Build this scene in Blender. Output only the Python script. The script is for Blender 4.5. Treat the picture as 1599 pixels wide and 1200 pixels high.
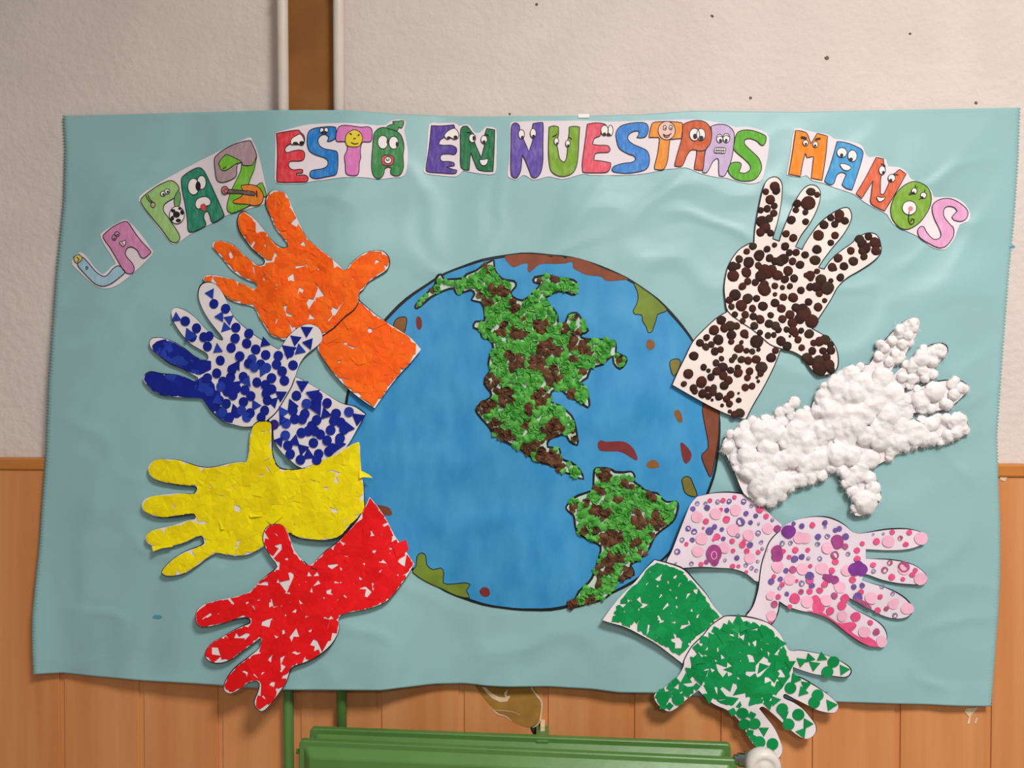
import bpy, bmesh, math, random
import numpy as np
from mathutils import Vector, Matrix, noise
from mathutils.geometry import delaunay_2d_cdt

for o in list(bpy.data.objects):
    bpy.data.objects.remove(o, do_unlink=True)
scene = bpy.context.scene
COL = scene.collection
random.seed(7)

# ------------------------------------------------------------------ camera
W, H, F = 1599.0, 1200.0, 1208.0
DIST, ZC = 1.35, 1.25
YAW, PITCH = math.radians(3.1), math.radians(1.0)
cam_data = bpy.data.cameras.new('camera')
cam_data.sensor_width = 36.0
cam_data.lens = 36.0 * F / W
cam_data.clip_start = 0.02
cam = bpy.data.objects.new('camera', cam_data)
COL.objects.link(cam)
CAM = Vector((DIST * math.tan(YAW), -DIST, ZC + DIST * math.tan(PITCH)))
cam.location = CAM
cam.rotation_euler = (math.radians(90) - PITCH, 0, YAW)
scene.camera = cam
ROT = cam.rotation_euler.to_matrix()

# ------------------------------------------------------------------ light
world = bpy.data.worlds.new('world')
scene.world = world
world.use_nodes = True
bg = world.node_tree.nodes['Background']
bg.inputs['Color'].default_value = (0.93, 0.97, 1.0, 1)
bg.inputs['Strength'].default_value = 0.15


def area(name, loc, sx, sy, watts, col, rot=(0, 0, 0)):
    l = bpy.data.lights.new(name, 'AREA')
    l.shape = 'RECTANGLE'
    l.size, l.size_y = sx, sy
    l.energy = watts
    l.color = col
    o = bpy.data.objects.new(name, l)
    o.location = loc
    o.rotation_euler = rot
    COL.objects.link(o)
    return o


LAMPS = [(0.85, -1.75, 2.72, 62.0), (0.75, -4.0, 2.72, 46.0)]
for i, (lx, ly, lz, lw) in enumerate(LAMPS):
    area('lamp_light', (lx, ly, lz), 0.56, 0.56, lw, (1.0, 0.955, 0.915))
scene.view_settings.view_transform = 'Standard'
scene.view_settings.look = 'None'
scene.view_settings.gamma = 1.0
scene.view_settings.use_curve_mapping = False
scene.view_settings.exposure = 0.37


# ------------------------------------------------------------------ helpers
def P(x, y, d):
    """photo pixel -> point on the plane d metres in front of the wall"""
    v = ROT @ Vector(((x - W / 2) / F, -(y - H / 2) / F, -1.0))
    t = (-d - CAM.y) / v.y
    return CAM + v * t


PXM = DIST / F


def lin(c):
    out = []
    for v in c:
        v = max(0.0, min(255.0, v)) / 255.0
        out.append(v / 12.92 if v <= 0.04045 else ((v + 0.055) / 1.055) ** 2.4)
    return out + [1.0]


MATS = {}


def mat(name, rgb, rough=0.7, var=0.12, scale=60, bump=0.0, bscale=200, spec=0.3,
        metal=0.0, stretch=(1, 1, 1), rgb2=None, detail=3, coat=0.0, sheen=0.0, lo=0.35, hi=0.65):
    if name in MATS:
        return MATS[name]
    m = bpy.data.materials.new(name)
    m.use_nodes = True
    nt = m.node_tree
    b = nt.nodes['Principled BSDF']
    b.inputs['Roughness'].default_value = rough
    b.inputs['Metallic'].default_value = metal
    b.inputs['Specular IOR Level'].default_value = spec
    b.inputs['Coat Weight'].default_value = coat
    b.inputs['Sheen Weight'].default_value = sheen
    g = nt.nodes.new('ShaderNodeNewGeometry')
    mp = nt.nodes.new('ShaderNodeMapping')
    mp.inputs['Scale'].default_value = stretch
    nt.links.new(g.outputs['Position'], mp.inputs['Vector'])
    n = nt.nodes.new('ShaderNodeTexNoise')
    n.inputs['Scale'].default_value = scale
    n.inputs['Detail'].default_value = detail
    nt.links.new(mp.outputs['Vector'], n.inputs['Vector'])
    r = nt.nodes.new('ShaderNodeValToRGB')
    a = lin(rgb)
    if rgb2 is None:
        c0 = [v * (1 - var) for v in a[:3]] + [1]
        c1 = [min(1, v * (1 + var)) for v in a[:3]] + [1]
    else:
        c0, c1 = a, lin(rgb2)
    r.color_ramp.elements[0].position = lo
    r.color_ramp.elements[1].position = hi
    r.color_ramp.elements[0].color = c0
    r.color_ramp.elements[1].color = c1
    nt.links.new(n.outputs['Fac'], r.inputs['Fac'])
    nt.links.new(r.outputs['Color'], b.inputs['Base Color'])
    if bump > 0:
        n2 = nt.nodes.new('ShaderNodeTexNoise')
        n2.inputs['Scale'].default_value = bscale
        n2.inputs['Detail'].default_value = 4
        nt.links.new(mp.outputs['Vector'], n2.inputs['Vector'])
        bp = nt.nodes.new('ShaderNodeBump')
        bp.inputs['Strength'].default_value = bump
        bp.inputs['Distance'].default_value = 0.004
        nt.links.new(n2.outputs['Fac'], bp.inputs['Height'])
        nt.links.new(bp.outputs['Normal'], b.inputs['Normal'])
    MATS[name] = m
    return m


def link(name, me, parent=None, loc=None):
    o = bpy.data.objects.new(name, me)
    COL.objects.link(o)
    if parent is not None:
        o.parent = parent
    if loc is not None:
        o.location = loc
    return o


def tag(o, label=None, cat=None, group=None, kind=None):
    if label:
        o['label'] = label
    if cat:
        o['category'] = cat
    if group:
        o['group'] = group
    if kind:
        o['kind'] = kind
    return o


def thing(name, loc, label, cat, group=None):
    o = link(name, None)
    o.empty_display_size = 0.05
    o.location = loc
    return tag(o, label, cat, group)


def mesh(name, verts, faces, material, smooth=False):
    me = bpy.data.meshes.new(name)
    me.from_pydata([tuple(v) for v in verts], [], faces)
    if material is not None:
        me.materials.append(material)
    if smooth:
        me.polygons.foreach_set('use_smooth', [True] * len(me.polygons))
    me.update()
    return me


def bm_mesh(name, bm, material, smooth=False):
    bmesh.ops.recalc_face_normals(bm, faces=bm.faces)
    me = bpy.data.meshes.new(name)
    bm.to_mesh(me)
    bm.free()
    if material is not None:
        me.materials.append(material)
    if smooth:
        me.polygons.foreach_set('use_smooth', [True] * len(me.polygons))
    return me


def box(bm, x0, x1, y0, y1, z0, z1, bevel=0.0):
    r = bmesh.ops.create_cube(bm, size=1.0)
    for v in r['verts']:
        v.co = Vector((x0 + (v.co.x + .5) * (x1 - x0), y0 + (v.co.y + .5) * (y1 - y0), z0 + (v.co.z + .5) * (z1 - z0)))
    if bevel > 0:
        es = list({e for v in r['verts'] for e in v.link_edges})
        bmesh.ops.bevel(bm, geom=es, offset=bevel, segments=2, affect='EDGES', profile=0.5)


def Z(x0, y0, s, pts):
    """zoomed-crop coordinates -> photo pixels"""
    return [(x0 + p[0] / s, y0 + p[1] / s) + tuple(p[2:]) for p in pts]


def ZR(x0, y0, s, pts):
    return [(x0 + p[0] / s, y0 + p[1] / s, p[2] / s) for p in pts]


def smooth_closed(pts, n=3, corners=()):
    out = []
    N = len(pts)
    for i in range(N):
        p0, p1, p2, p3 = (np.array(pts[(i + k) % N][:2], float) for k in (-1, 0, 1, 2))
        if i in corners:
            p0 = p1
        if (i + 1) % N in corners:
            p3 = p2
        for k in range(n):
            t = k / n
            q = 0.5 * ((2 * p1) + (p2 - p0) * t + (2 * p0 - 5 * p1 + 4 * p2 - p3) * t * t + (3 * p1 - p0 - 3 * p2 + p3) * t ** 3)
            out.append((q[0], q[1]))
    return out


def smooth_open(pts, n=4):
    out = []
    N = len(pts)
    for i in range(N - 1):
        p0, p1, p2, p3 = (np.array(pts[min(N - 1, max(0, i + k))][:2], float) for k in (-1, 0, 1, 2))
        for k in range(n):
            t = k / n
            q = 0.5 * ((2 * p1) + (p2 - p0) * t + (2 * p0 - 5 * p1 + 4 * p2 - p3) * t * t + (3 * p1 - p0 - 3 * p2 + p3) * t ** 3)
            out.append((q[0], q[1]))
    out.append(tuple(pts[-1][:2]))
    return out


def ellipse(cx, cy, rx, ry, n=20, rot=0.0):
    c, s = math.cos(rot), math.sin(rot)
    return [(cx + rx * math.cos(a) * c - ry * math.sin(a) * s, cy + rx * math.cos(a) * s + ry * math.sin(a) * c)
            for a in (2 * math.pi * k / n for k in range(n))]


def inside(poly, x, y):
    a = np.asarray(poly, float)
    b = np.roll(a, -1, 0)
    c = ((a[:, 1] > y) != (b[:, 1] > y))
    with np.errstate(divide='ignore', invalid='ignore'):
        xi = (b[:, 0] - a[:, 0]) * (y - a[:, 1]) / (b[:, 1] - a[:, 1]) + a[:, 0]
    return bool(np.count_nonzero(c & (x < xi)) & 1)


def ray_limit(poly, c, v):
    """largest t<=1 so that c + t (v - c) stays in poly (c inside)"""
    a = np.asarray(poly, float)
    e = np.roll(a, -1, 0) - a
    dx, dy = v[0] - c[0], v[1] - c[1]
    den = dx * e[:, 1] - dy * e[:, 0]
    den = np.where(abs(den) < 1e-12, 1e-12, den)
    ax, ay = a[:, 0] - c[0], a[:, 1] - c[1]
    t = (ax * e[:, 1] - ay * e[:, 0]) / den
    u = (ax * dy - ay * dx) / den
    ok = (u >= 0) & (u <= 1) & (t > 1e-6) & (t < 1)
    return float(t[ok].min()) if ok.any() else 1.0


def scatter(poly, spacing, rng, tries=None, taken=None):
    a = np.asarray(poly)
    x0, y0 = a.min(0)
    x1, y1 = a.max(0)
    pts = list(taken) if taken else []
    k0 = len(pts)
    if tries is None:
        tries = int((x1 - x0) * (y1 - y0) / spacing ** 2 * 22)
    arr = np.array(pts, float).reshape(-1, 2)
    for _ in range(tries):
        x, y = rng.uniform(x0, x1), rng.uniform(y0, y1)
        if len(arr) and ((arr[:, 0] - x) ** 2 + (arr[:, 1] - y) ** 2).min() < spacing ** 2:
            continue
        if not inside(poly, x, y):
            continue
        pts.append((x, y))
        arr = np.array(pts, float)
    return pts[k0:]


def sheet(name, poly, df, thick, material, parent, origin, grid=14, smooth=True):
    """a cut-out of paper: outline polygon in photo pixels, laid on the depth field df, with real thickness"""
    a = np.asarray(poly, float)
    n = len(a)
    pts = [Vector(p) for p in a]
    if grid:
        x0, y0 = a.min(0)
        x1, y1 = a.max(0)
        e2 = np.roll(a, -1, 0)
        ed = e2 - a
        el = (ed ** 2).sum(1) + 1e-9
        y = y0 + grid * .5
        row = 0
        while y < y1:
            x = x0 + grid * (.5 if row % 2 else .9)
            while x < x1:
                if inside(poly, x, y):
                    t = np.clip(((x - a[:, 0]) * ed[:, 0] + (y - a[:, 1]) * ed[:, 1]) / el, 0, 1)
                    dd = (a[:, 0] + t * ed[:, 0] - x) ** 2 + (a[:, 1] + t * ed[:, 1] - y) ** 2
                    if dd.min() > (grid * .35) ** 2:
                        pts.append(Vector((x, y)))
                x += grid
            y += grid
            row += 1
    vs, es, fs, ov, oe, of = delaunay_2d_cdt(pts, [], [list(range(n))], 1, 1e-5)
    m = len(vs)
    front, back = [], []
    for v in vs:
        d = df(v.x, v.y)
        front.append(P(v.x, v.y, d) - origin)
        back.append(P(v.x, v.y, d - thick) - origin)
    faces = []
    cnt = {}
    for f in fs:
        f = list(f)
        area2 = sum(vs[f[i]].x * vs[f[(i + 1) % 3]].y - vs[f[(i + 1) % 3]].x * vs[f[i]].y for i in range(3))
        if area2 > 0:
            f = f[::-1]          # pixel y runs down: front faces look at the room
        faces.append(f)
        for i in range(3):
            k = (f[i], f[(i + 1) % 3])
            cnt[k] = 1
    nf = len(faces)
    for i in range(nf):
        faces.append([q + m for q in faces[i][::-1]])
    allv = front + back
    rim = {}
    for (i, j) in list(cnt):
        if (j, i) not in cnt:
            for k in (i, j):
                if k not in rim:      # own vertices for the cut edge keep the face shading flat
                    rim[k] = len(allv)
                    allv.append(front[k].copy())
                    allv.append(back[k].copy())
            faces.append([rim[j], rim[i], rim[i] + 1, rim[j] + 1])
    me = mesh(name, allv, faces, material)
    sm = [smooth] * (2 * nf) + [False] * (len(faces) - 2 * nf)
    me.polygons.foreach_set('use_smooth', sm)
    return link(name, me, parent)


def fan(name, center, ring, df, lifts, thick, material, parent, origin):
    """a small scrap: centre + ring, every corner lifted by its own amount"""
    n = len(ring)
    vs = [P(center[0], center[1], df(*center) + lifts[0]) - origin]
    for k, q in enumerate(ring):
        vs.append(P(q[0], q[1], df(q[0], q[1]) + lifts[1 + k]) - origin)
    for k, q in enumerate(ring):
        vs.append(P(q[0], q[1], df(q[0], q[1]) + max(lifts[1 + k] - thick, 0.00005)) - origin)
    fs = []
    area2 = sum(ring[i][0] * ring[(i + 1) % n][1] - ring[(i + 1) % n][0] * ring[i][1] for i in range(n))
    for k in range(n):
        a, b = 1 + k, 1 + (k + 1) % n
        if area2 > 0:
            fs.append((0, b, a))
            fs.append((a, b, b + n, a + n))
        else:
            fs.append((0, a, b))
            fs.append((b, a, a + n, b + n))
    return link(name, mesh(name, vs, fs, material), parent)


def ribbon(name, pts, w, df, material, parent, origin, closed=False, h=0.0002):
    """an inked line"""
    p = np.asarray([q[:2] for q in pts], float)
    n = len(p)
    if closed:
        t = np.roll(p, -1, 0) - np.roll(p, 1, 0)
    else:
        t = np.gradient(p, axis=0)
    t /= (np.linalg.norm(t, axis=1)[:, None] + 1e-9)
    nrm = np.stack([-t[:, 1], t[:, 0]], 1)
    ww = np.array(w if hasattr(w, '__len__') else [w] * n)[:, None] * .5
    L, R = p + nrm * ww, p - nrm * ww
    vs = []
    for q in list(L) + list(R):
        vs.append(P(q[0], q[1], df(q[0], q[1]) + h) - origin)
    for q in list(L) + list(R):
        vs.append(P(q[0], q[1], df(q[0], q[1]) + h - 0.00015) - origin)
    fs = []
    m = n if closed else n - 1
    for i in range(m):
        j = (i + 1) % n
        fs.append((i, j, n + j, n + i))
        fs.append((i, i + 2 * n, j + 2 * n, j))
        fs.append((n + j, j + 3 * n, i + 3 * n, n + i))
    return link(name, mesh(name, vs, fs, material), parent)


def basis(x, y, df):
    """orthonormal frame of the depth field: X right, Y up on the sheet, Z out of it; and the point"""
    e = 3.0
    c = P(x, y, df(x, y))
    tx = (P(x + e, y, df(x + e, y)) - P(x - e, y, df(x - e, y))).normalized()
    ty = (P(x, y - e, df(x, y - e)) - P(x, y + e, df(x, y + e)))
    z = tx.cross(ty).normalized()
    if z.y > 0:
        z = -z
    ty = z.cross(tx).normalized()
    return c, Matrix((tx, ty, z)).transposed()


def piece(name, me, x, y, df, parent, origin, s, lift=0.0, rot=0.0, sx=1.0, sz=1.0):
    """place shared mesh data (local unit = 1 px, z out of the paper)"""
    c, B = basis(x, y, df)
    o = link(name, me, parent)
    o.location = c + B.col[2] * lift - origin
    o.rotation_euler = (B @ Matrix.Rotation(rot, 3, 'Z')).to_euler()
    u = PXM * s
    o.scale = (u * sx, u, u * sz)
    return o


# ------------------------------------------------------------------ depth of the hanging paper
def interp(tab):
    xs = [t[0] for t in tab]
    ys = [t[1] for t in tab]
    k = np.linspace(-50, 1650, 341)
    v = np.interp(k, xs, ys)
    v = np.convolve(np.pad(v, 6, mode='edge'), np.hanning(13) / np.hanning(13).sum(), 'valid')
    return lambda x: v[min(340, max(0, int((x + 50) / 5)))] + (0 if not 0 <= (x + 50) / 5 < 340 else
        (v[int((x + 50) / 5) + 1] - v[int((x + 50) / 5)]) * ((x + 50) / 5 - int((x + 50) / 5)))


T_ = interp([(98, .005), (300, .016), (405, .040), (430, .047), (545, .047), (575, .040), (700, .010), (900, .005), (1592, .005)])
M_ = interp([(60, .026), (300, .034), (405, .046), (430, .049), (545, .049), (580, .046), (720, .029), (900, .026), (1560, .026)])
B_ = interp([(48, .040), (97, .030), (220, .044), (350, .055), (430, .064), (600, .064), (660, .040), (710, .030), (800, .033),
             (900, .036), (1000, .040), (1100, .034), (1300, .032), (1450, .030), (1548, .028)])


def ss(t):
    t = min(1.0, max(0.0, t))
    return t * t * (3 - 2 * t)


def D0(x, y):
    if y < 690:
        k = ss((y - 175) / 515.0)
        b = T_(x) * (1 - k) + M_(x) * k
    else:
        k = ss((y - 690) / 385.0)
        b = M_(x) * (1 - k) + B_(x) * k
    edge = min(1.0, max(0.0, (y - 172) / 120.0)) * min(1.0, max(0.0, (x - 60) / 90), 1) * min(1.0, max(0.0, (1590 - x) / 90))
    w = noise.noise(Vector((x / 170.0, y / 120.0, 3.1))) * .0034 + noise.noise(Vector((x / 70.0 + y / 160.0, y / 60.0, 9.7))) * .0013
    r = 1.0 - abs(noise.noise(Vector(((x + .6 * y) / 120.0, (y - .5 * x) / 190.0, 5.5)))) * 5.0
    w += max(0.0, r) * .0016
    r = 1.0 - abs(noise.noise(Vector(((x - .8 * y) / 160.0, (y + .7 * x) / 110.0, 15.5)))) * 6.0
    w += max(0.0, r) * .0014
    w += .0042 * noise.noise(Vector((x / 55.0, y / 420.0, 21.0))) * ss((y - 820) / 230.0)
    return b + (w * 1.25 + .0034) * (.15 + .85 * edge)


DEPTH = {}


def D(x, y):
    """cached on a 6 px lattice, bilinear"""
    gx, gy = x / 6.0, y / 6.0
    i, j = math.floor(gx), math.floor(gy)
    fx, fy = gx - i, gy - j
    q = []
    for (a, b) in ((i, j), (i + 1, j), (i, j + 1), (i + 1, j + 1)):
        v = DEPTH.get((a, b))
        if v is None:
            v = DEPTH[(a, b)] = D0(a * 6.0, b * 6.0)
        q.append(v)
    return (q[0] * (1 - fx) + q[1] * fx) * (1 - fy) + (q[2] * (1 - fx) + q[3] * fx) * fy


# ------------------------------------------------------------------ the room
m_plaster = mat('plaster', (214, 203, 196), .9, .03, 9, bump=.55, bscale=70, spec=.15)
m_wood = mat('wood', (202, 130, 76), .45, 0, 26, bump=.05, bscale=120, spec=.35, stretch=(1, 1, .05), rgb2=(214, 148, 94), detail=5)
m_wood_back = mat('wood_back', (190, 118, 64), .5, .08, 26, stretch=(1, 1, .05))
m_cap = mat('wood_cap', (192, 122, 58), .4, .06, 30, stretch=(.06, 1, 1))
m_batten = mat('brown_board', (133, 84, 36), .6, 0, 10, rgb2=(150, 98, 46))
m_whitepipe = mat('white_paint', (216, 204, 194), .45, .03, 20, bump=.08, bscale=90)
m_green = mat('green_gloss_paint', (82, 126, 62), .32, .05, 15, bump=.06, bscale=60, spec=.5)
m_floor = mat('floor_tile', (150, 140, 128), .5, .1, 12)
m_ceil = mat('ceiling_paint', (230, 228, 222), .9, .03, 12)
m_dark = mat('dark_hole', (45, 38, 34), .9, .2, 60)
m_nail = mat('nail_hole_grey', (112, 98, 90), .9, .2, 60)
m_chrome = mat('chrome', (190, 188, 184), .18, .02, 20, metal=1.0)
m_wheel = mat('valve_plastic', (214, 208, 202), .35, .03, 40)
m_ochre = mat('torn_underlayer', (160, 118, 52), .8, .12, 45)
m_chip = mat('torn_edge', (222, 196, 160), .9, .08, 90)
m_lampbody = mat('lamp_housing', (235, 235, 232), .5, .02, 10)
m_diffuser = bpy.data.materials.new('lamp_diffuser')
m_diffuser.use_nodes = True
_b = m_diffuser.node_tree.nodes['Principled BSDF']
_b.inputs['Base Color'].default_value = (.9, .9, .88, 1)
_b.inputs['Emission Color'].default_value = (1, .95, .9, 1)
_b.inputs['Emission Strength'].default_value = 2.0

bm = bmesh.new(); box(bm, -2.6, 2.8, 0.0, 0.12, 0.0, 2.8)
wall = tag(link('wall_back', bm_mesh('wall_back', bm, m_plaster)), 'rough white plaster wall behind the mural', 'wall', kind='structure')
bm = bmesh.new(); box(bm, -2.6, 2.8, -5.2, 0.12, -0.1, 0.0)
tag(link('floor', bm_mesh('floor', bm, m_floor)), 'grey classroom floor below the radiator', 'floor', kind='structure')
bm = bmesh.new(); box(bm, -2.6, 2.8, -5.2, 0.12, 2.8, 2.9)
tag(link('ceiling', bm_mesh('ceiling', bm, m_ceil)), 'white classroom ceiling over the mural wall', 'ceiling', kind='structure')
for i, (lx, ly, lz, lw) in enumerate(LAMPS):
    t = thing('ceiling_lamp', (lx, ly, 2.8), ['square ceiling lamp nearest the mural wall', 'square ceiling lamp further back in the room'][i], 'lamp', 'square ceiling lamps')
    bm = bmesh.new(); box(bm, -.31, .31, -.31, .31, -.07, 0, .006)
    link('housing', bm_mesh('housing', bm, m_lampbody), t)
    bm = bmesh.new(); box(bm, -.285, .285, -.285, .285, -.076, -.066)
    link('diffuser', bm_mesh('diffuser', bm, m_diffuser), t)

# nail holes in the plaster
for (x, y, r) in [(838, 7, 3.2), (1112, 25, 3), (1291, 91, 4.4), (1421, 53, 2.6), (1172, 153, 3), (1524, 161, 3), (796, 178, 2.4), (438, 105, 2)]:
    p = P(x, y, 0)
    ring = []
    n = 9
    vs = [Vector((0, -.0004, 0))]
    for k in range(n):
        a = 2 * math.pi * k / n
        rr = r * PXM * .62 * random.uniform(.7, 1.15)
        ring.append((rr * math.cos(a), rr * math.sin(a)))
    vs += [Vector((q[0], -.0012, q[1])) for q in ring] + [Vector((q[0] * 1.5, .0002, q[1] * 1.5)) for q in ring]
    fs = [(0, 1 + k, 1 + (k + 1) % n) for k in range(n)] + [(1 + k, 1 + n + k, 1 + n + (k + 1) % n, 1 + (k + 1) % n) for k in range(n)]
    link('nail_hole', mesh('nail_hole', vs, fs, m_nail), wall, p)

# wainscot of vertical boards
GROOVES = [-152, -28, 97, 221, 344, 466, 592, 721, 852, 987, 1122, 1265, 1402, 1544, 1692, 1846]
gx = [P(g, 1130, .018).x for g in GROOVES]
zt = P(800, 739, .018).z
bm = bmesh.new(); box(bm, -2.6, 2.8, -.0150, .001, .0, zt)
panel = tag(link('wall_panelling', bm_mesh('wall_panelling', bm, m_wood)), 'orange-brown wooden wainscot of vertical boards behind the mural', 'wainscot', kind='structure')
spans = list(zip(gx[:-1], gx[1:]))
w0 = gx[1] - gx[0]
w1 = gx[-1] - gx[-2]
x = gx[0]
while x - w0 > -2.6:
    spans.insert(0, (x - w0, x)); x -= w0
x = gx[-1]
while x + w1 < 2.8:
    spans.append((x, x + w1)); x += w1
for a, b in spans:
    bm = bmesh.new()
    box(bm, a + .0048, b - .0048, -.018, -.012, .0, zt, .0008)
    link('plank', bm_mesh('plank', bm, m_wood), panel)
bm = bmesh.new()
za, zb = P(800, 721, .022).z, P(800, 740, .022).z
box(bm, -2.6, 2.8, -.022, .0, zb, za, .003)
tag(link('trim_1', bm_mesh('trim_1', bm, m_cap)), 'wooden cap rail along the top of the wainscot', 'trim', kind='structure')

# torn veneer patch, chipped corner
BQ = P(790, 1100, .0185)
fw = lambda h: (lambda x, y: .018 + h)
torn = smooth_closed([(738, 1062), (760, 1062), (800, 1062), (828, 1066), (836, 1078), (846, 1094), (846, 1112), (843, 1128), (832, 1137),
                      (815, 1134), (795, 1124), (778, 1113), (764, 1100), (752, 1086)], 2)
sheet('torn_patch', torn, fw(.0006), .0007, m_ochre, panel, Vector((0, 0, 0)), 0)
for (pts, w) in [([(826, 1066), (833, 1080), (840, 1088), (846, 1098), (845, 1115), (841, 1131), (829, 1138)], [3, 2.5, 3, 2.5, 2, 2.5, 1]),
                 ([(770, 1110), (778, 1116), (789, 1119), (799, 1127)], [1, 2.5, 1.6, .8]),
                 ([(770, 1109), (782, 1110), (800, 1112), (812, 1117)], [.5, .8, .7, .4])]:
    q = smooth_open(pts, 3)
    ribbon('torn_edge', q, list(np.interp(np.linspace(0, 1, len(q)), np.linspace(0, 1, len(w)), w)), fw(.0007), m_chip, panel, Vector((0, 0, 0)))
for pts in [[(752, 1073), (760, 1083), (770, 1092), (781, 1097), (792, 1096), (797, 1087), (791, 1088), (793, 1077), (787, 1083), (789, 1090), (779, 1089), (768, 1083), (758, 1074)],
            [(1508, 1107), (1528, 1105), (1521, 1113), (1516, 1118), (1514, 1131), (1510, 1131), (1513, 1120), (1506, 1112)],
            [(1524, 1121), (1527, 1122), (1524, 1130), (1521, 1130)], [(1560, 742), (1573, 746), (1569, 752), (1562, 750)]]:
    sheet('chipped_spot', pts, fw(.0011), .0009, m_chip, panel, Vector((0, 0, 0)), 0)
sheet('wall_hole', smooth_closed([(828, 1137), (838, 1133), (846, 1128), (850, 1136), (858, 1143), (850, 1150), (836, 1150)], 2), fw(.0009), .0009, m_dark, panel, Vector((0, 0, 0)), 0)


# ------------------------------------------------------------------ heating pipes and batten
def tube(bm, p0, p1, r, seg=16):
    d = p1 - p0
    q = d.to_track_quat('Z', 'Y').to_matrix()
    a = [bm.verts.new(p0 + q @ Vector((r * math.cos(2 * math.pi * k / seg), r * math.sin(2 * math.pi * k / seg), 0))) for k in range(seg)]
    b = [bm.verts.new(v.co + d) for v in a]
    for k in range(seg):
        bm.faces.new((a[k], a[(k + 1) % seg], b[(k + 1) % seg], b[k]))
    bm.faces.new(a[::-1]); bm.faces.new(b)


def tube_part(name, pts, r, m, parent, origin, seg=16):
    bm = bmesh.new()
    for a, b in zip(pts[:-1], pts[1:]):
        tube(bm, a - origin, b - origin, r, seg)
    return link(name, bm_mesh(name, bm, m, True), parent)


PD = .0335
for (xt, xb, lab, zlow) in [(441.5, 450.5, 'heating pipe, white above and green below, running down past the radiator end', .0),
                            (529, 533.5, 'heating pipe, white above and green below, dropping behind the radiator', .45)]:
    a, b = P(xt, 60, PD), P(xb, 1110, PD)
    X = a.x
    t = thing('heating_pipe', (X, -PD, zlow), lab, 'pipe', 'pair of heating pipes')
    dx = (b.x - a.x) / (b.z - a.z)
    at = lambda z: Vector((a.x + dx * (z - a.z), -PD, z))
    o = Vector((X, -PD, zlow))
    tube_part('white_section', [at(2.8), at(zt + .01)], .0096, m_whitepipe, t, o)
    tube_part('green_section', [at(zt + .01), at(zlow)], .0086, m_green, t, o)
    for z in (2.3, 1.72 + .2):
        tube_part('pipe_clip', [at(z), at(z + .012)], .0112, m_whitepipe, t, o)
    tube_part('pipe_clip', [at(.3 + zlow), at(.312 + zlow)], .0104, m_green, t, o)
a, b = P(448, 60, .014), P(524, 60, .014)
bm = bmesh.new(); box(bm, a.x, b.x, -.014, 0, zt + .002, 2.8, .001)
tag(link('wooden_batten', bm_mesh('wooden_batten', bm, m_batten)), 'flat brown board fixed to the wall between the two pipes', 'board')

# ------------------------------------------------------------------ radiator
DB, DF = .070, .135
RO = P(800, 1190, DB); RO.z = .14
rad = thing('radiator', RO, 'green painted panel radiator below the mural', 'radiator')


def radiator_panel(d, left, right, name):
    """flange plate with a chamfered raised body; left / right = top corners in photo pixels"""
    A, B = P(left[0], left[1], d), P(right[0], right[1], d)
    ang = math.atan2(B.z - A.z, B.x - A.x)
    wdt = math.hypot(B.x - A.x, B.z - A.z)
    hgt = A.z - .16
    R = Matrix.Rotation(-ang, 3, 'Y')

    def rr(x0, x1, z0, z1, rad_, n=4):
        out = []
        for (cx, cz, a0) in ((x0 + rad_, z1 - rad_, 90), (x0 + rad_, z0 + rad_, 180), (x1 - rad_, z0 + rad_, 270), (x1 - rad_, z1 - rad_, 0)):
            for k in range(n + 1):
                t = math.radians(a0 + 90 * k / n)
                out.append((cx + rad_ * math.cos(t), cz + rad_ * math.sin(t)))
        return out
    prof = [(0, .009, .006), (0, .0, .006), (.0015, -.0015, .006), (.0085, -.0015, .007), (.011, -.004, .006), (.020, -.013, .005), (.0225, -.014, .005)]
    vs, fs = [], []
    for (ins, dep, r_) in prof:
        vs += [A - RO + R @ Vector((q[0], dep, q[1])) for q in rr(ins, wdt - ins, -hgt + ins, -ins, r_)]
    n = 20
    for k in range(len(prof) - 1):
        for i in range(n):
            j = (i + 1) % n
            fs.append((k * n + i, k * n + j, (k + 1) * n + j, (k + 1) * n + i))
    fs.append(tuple(range((len(prof) - 1) * n, len(prof) * n)))
    fs.append(tuple(range(n))[::-1])
    me = mesh(name, vs, fs, m_green)
    bm = bmesh.new(); bm.from_mesh(me); bmesh.ops.recalc_face_normals(bm, faces=bm.faces); bm.to_mesh(me); bm.free()
    return link(name, me, rad), A, B


radiator_panel(DB, (484, 1138), (1141.5, 1163), 'rear_panel')
pf, FA, FB = radiator_panel(DF, (467.5, 1156.5), (1151.5, 1187), 'front_panel')
# connecting headers between the panels
for zz in (FA.z - .06, .24):
    for xx in (FA.x + .06, FB.x - .06):
        tube_part('header', [Vector((xx, -DB - .0, zz)), Vector((xx, -DF + .016, zz))], .014, m_green, rad, RO)
# hanger bracket with its peg
bc = P(847, 1145, .045)
bm = bmesh.new(); box(bm, -.011, .011, -.028, .027, -.10, .0008, .002)
br = link('hanger_bracket', bm_mesh('hanger_bracket', bm, m_green), rad, bc - RO)
bm = bmesh.new(); box(bm, -.004, .004, -.012, .012, -.004, .006, .001)
link('peg', bm_mesh('peg', bm, m_chip), br, Vector((0, .016, .004)))
# bleed plug on the left
e = P(463, 1174, DF - .008)
tube_part('bleed_plug', [e, e + Vector((.012, 0, 0))], .004, m_green, rad, RO, 8)


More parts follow.
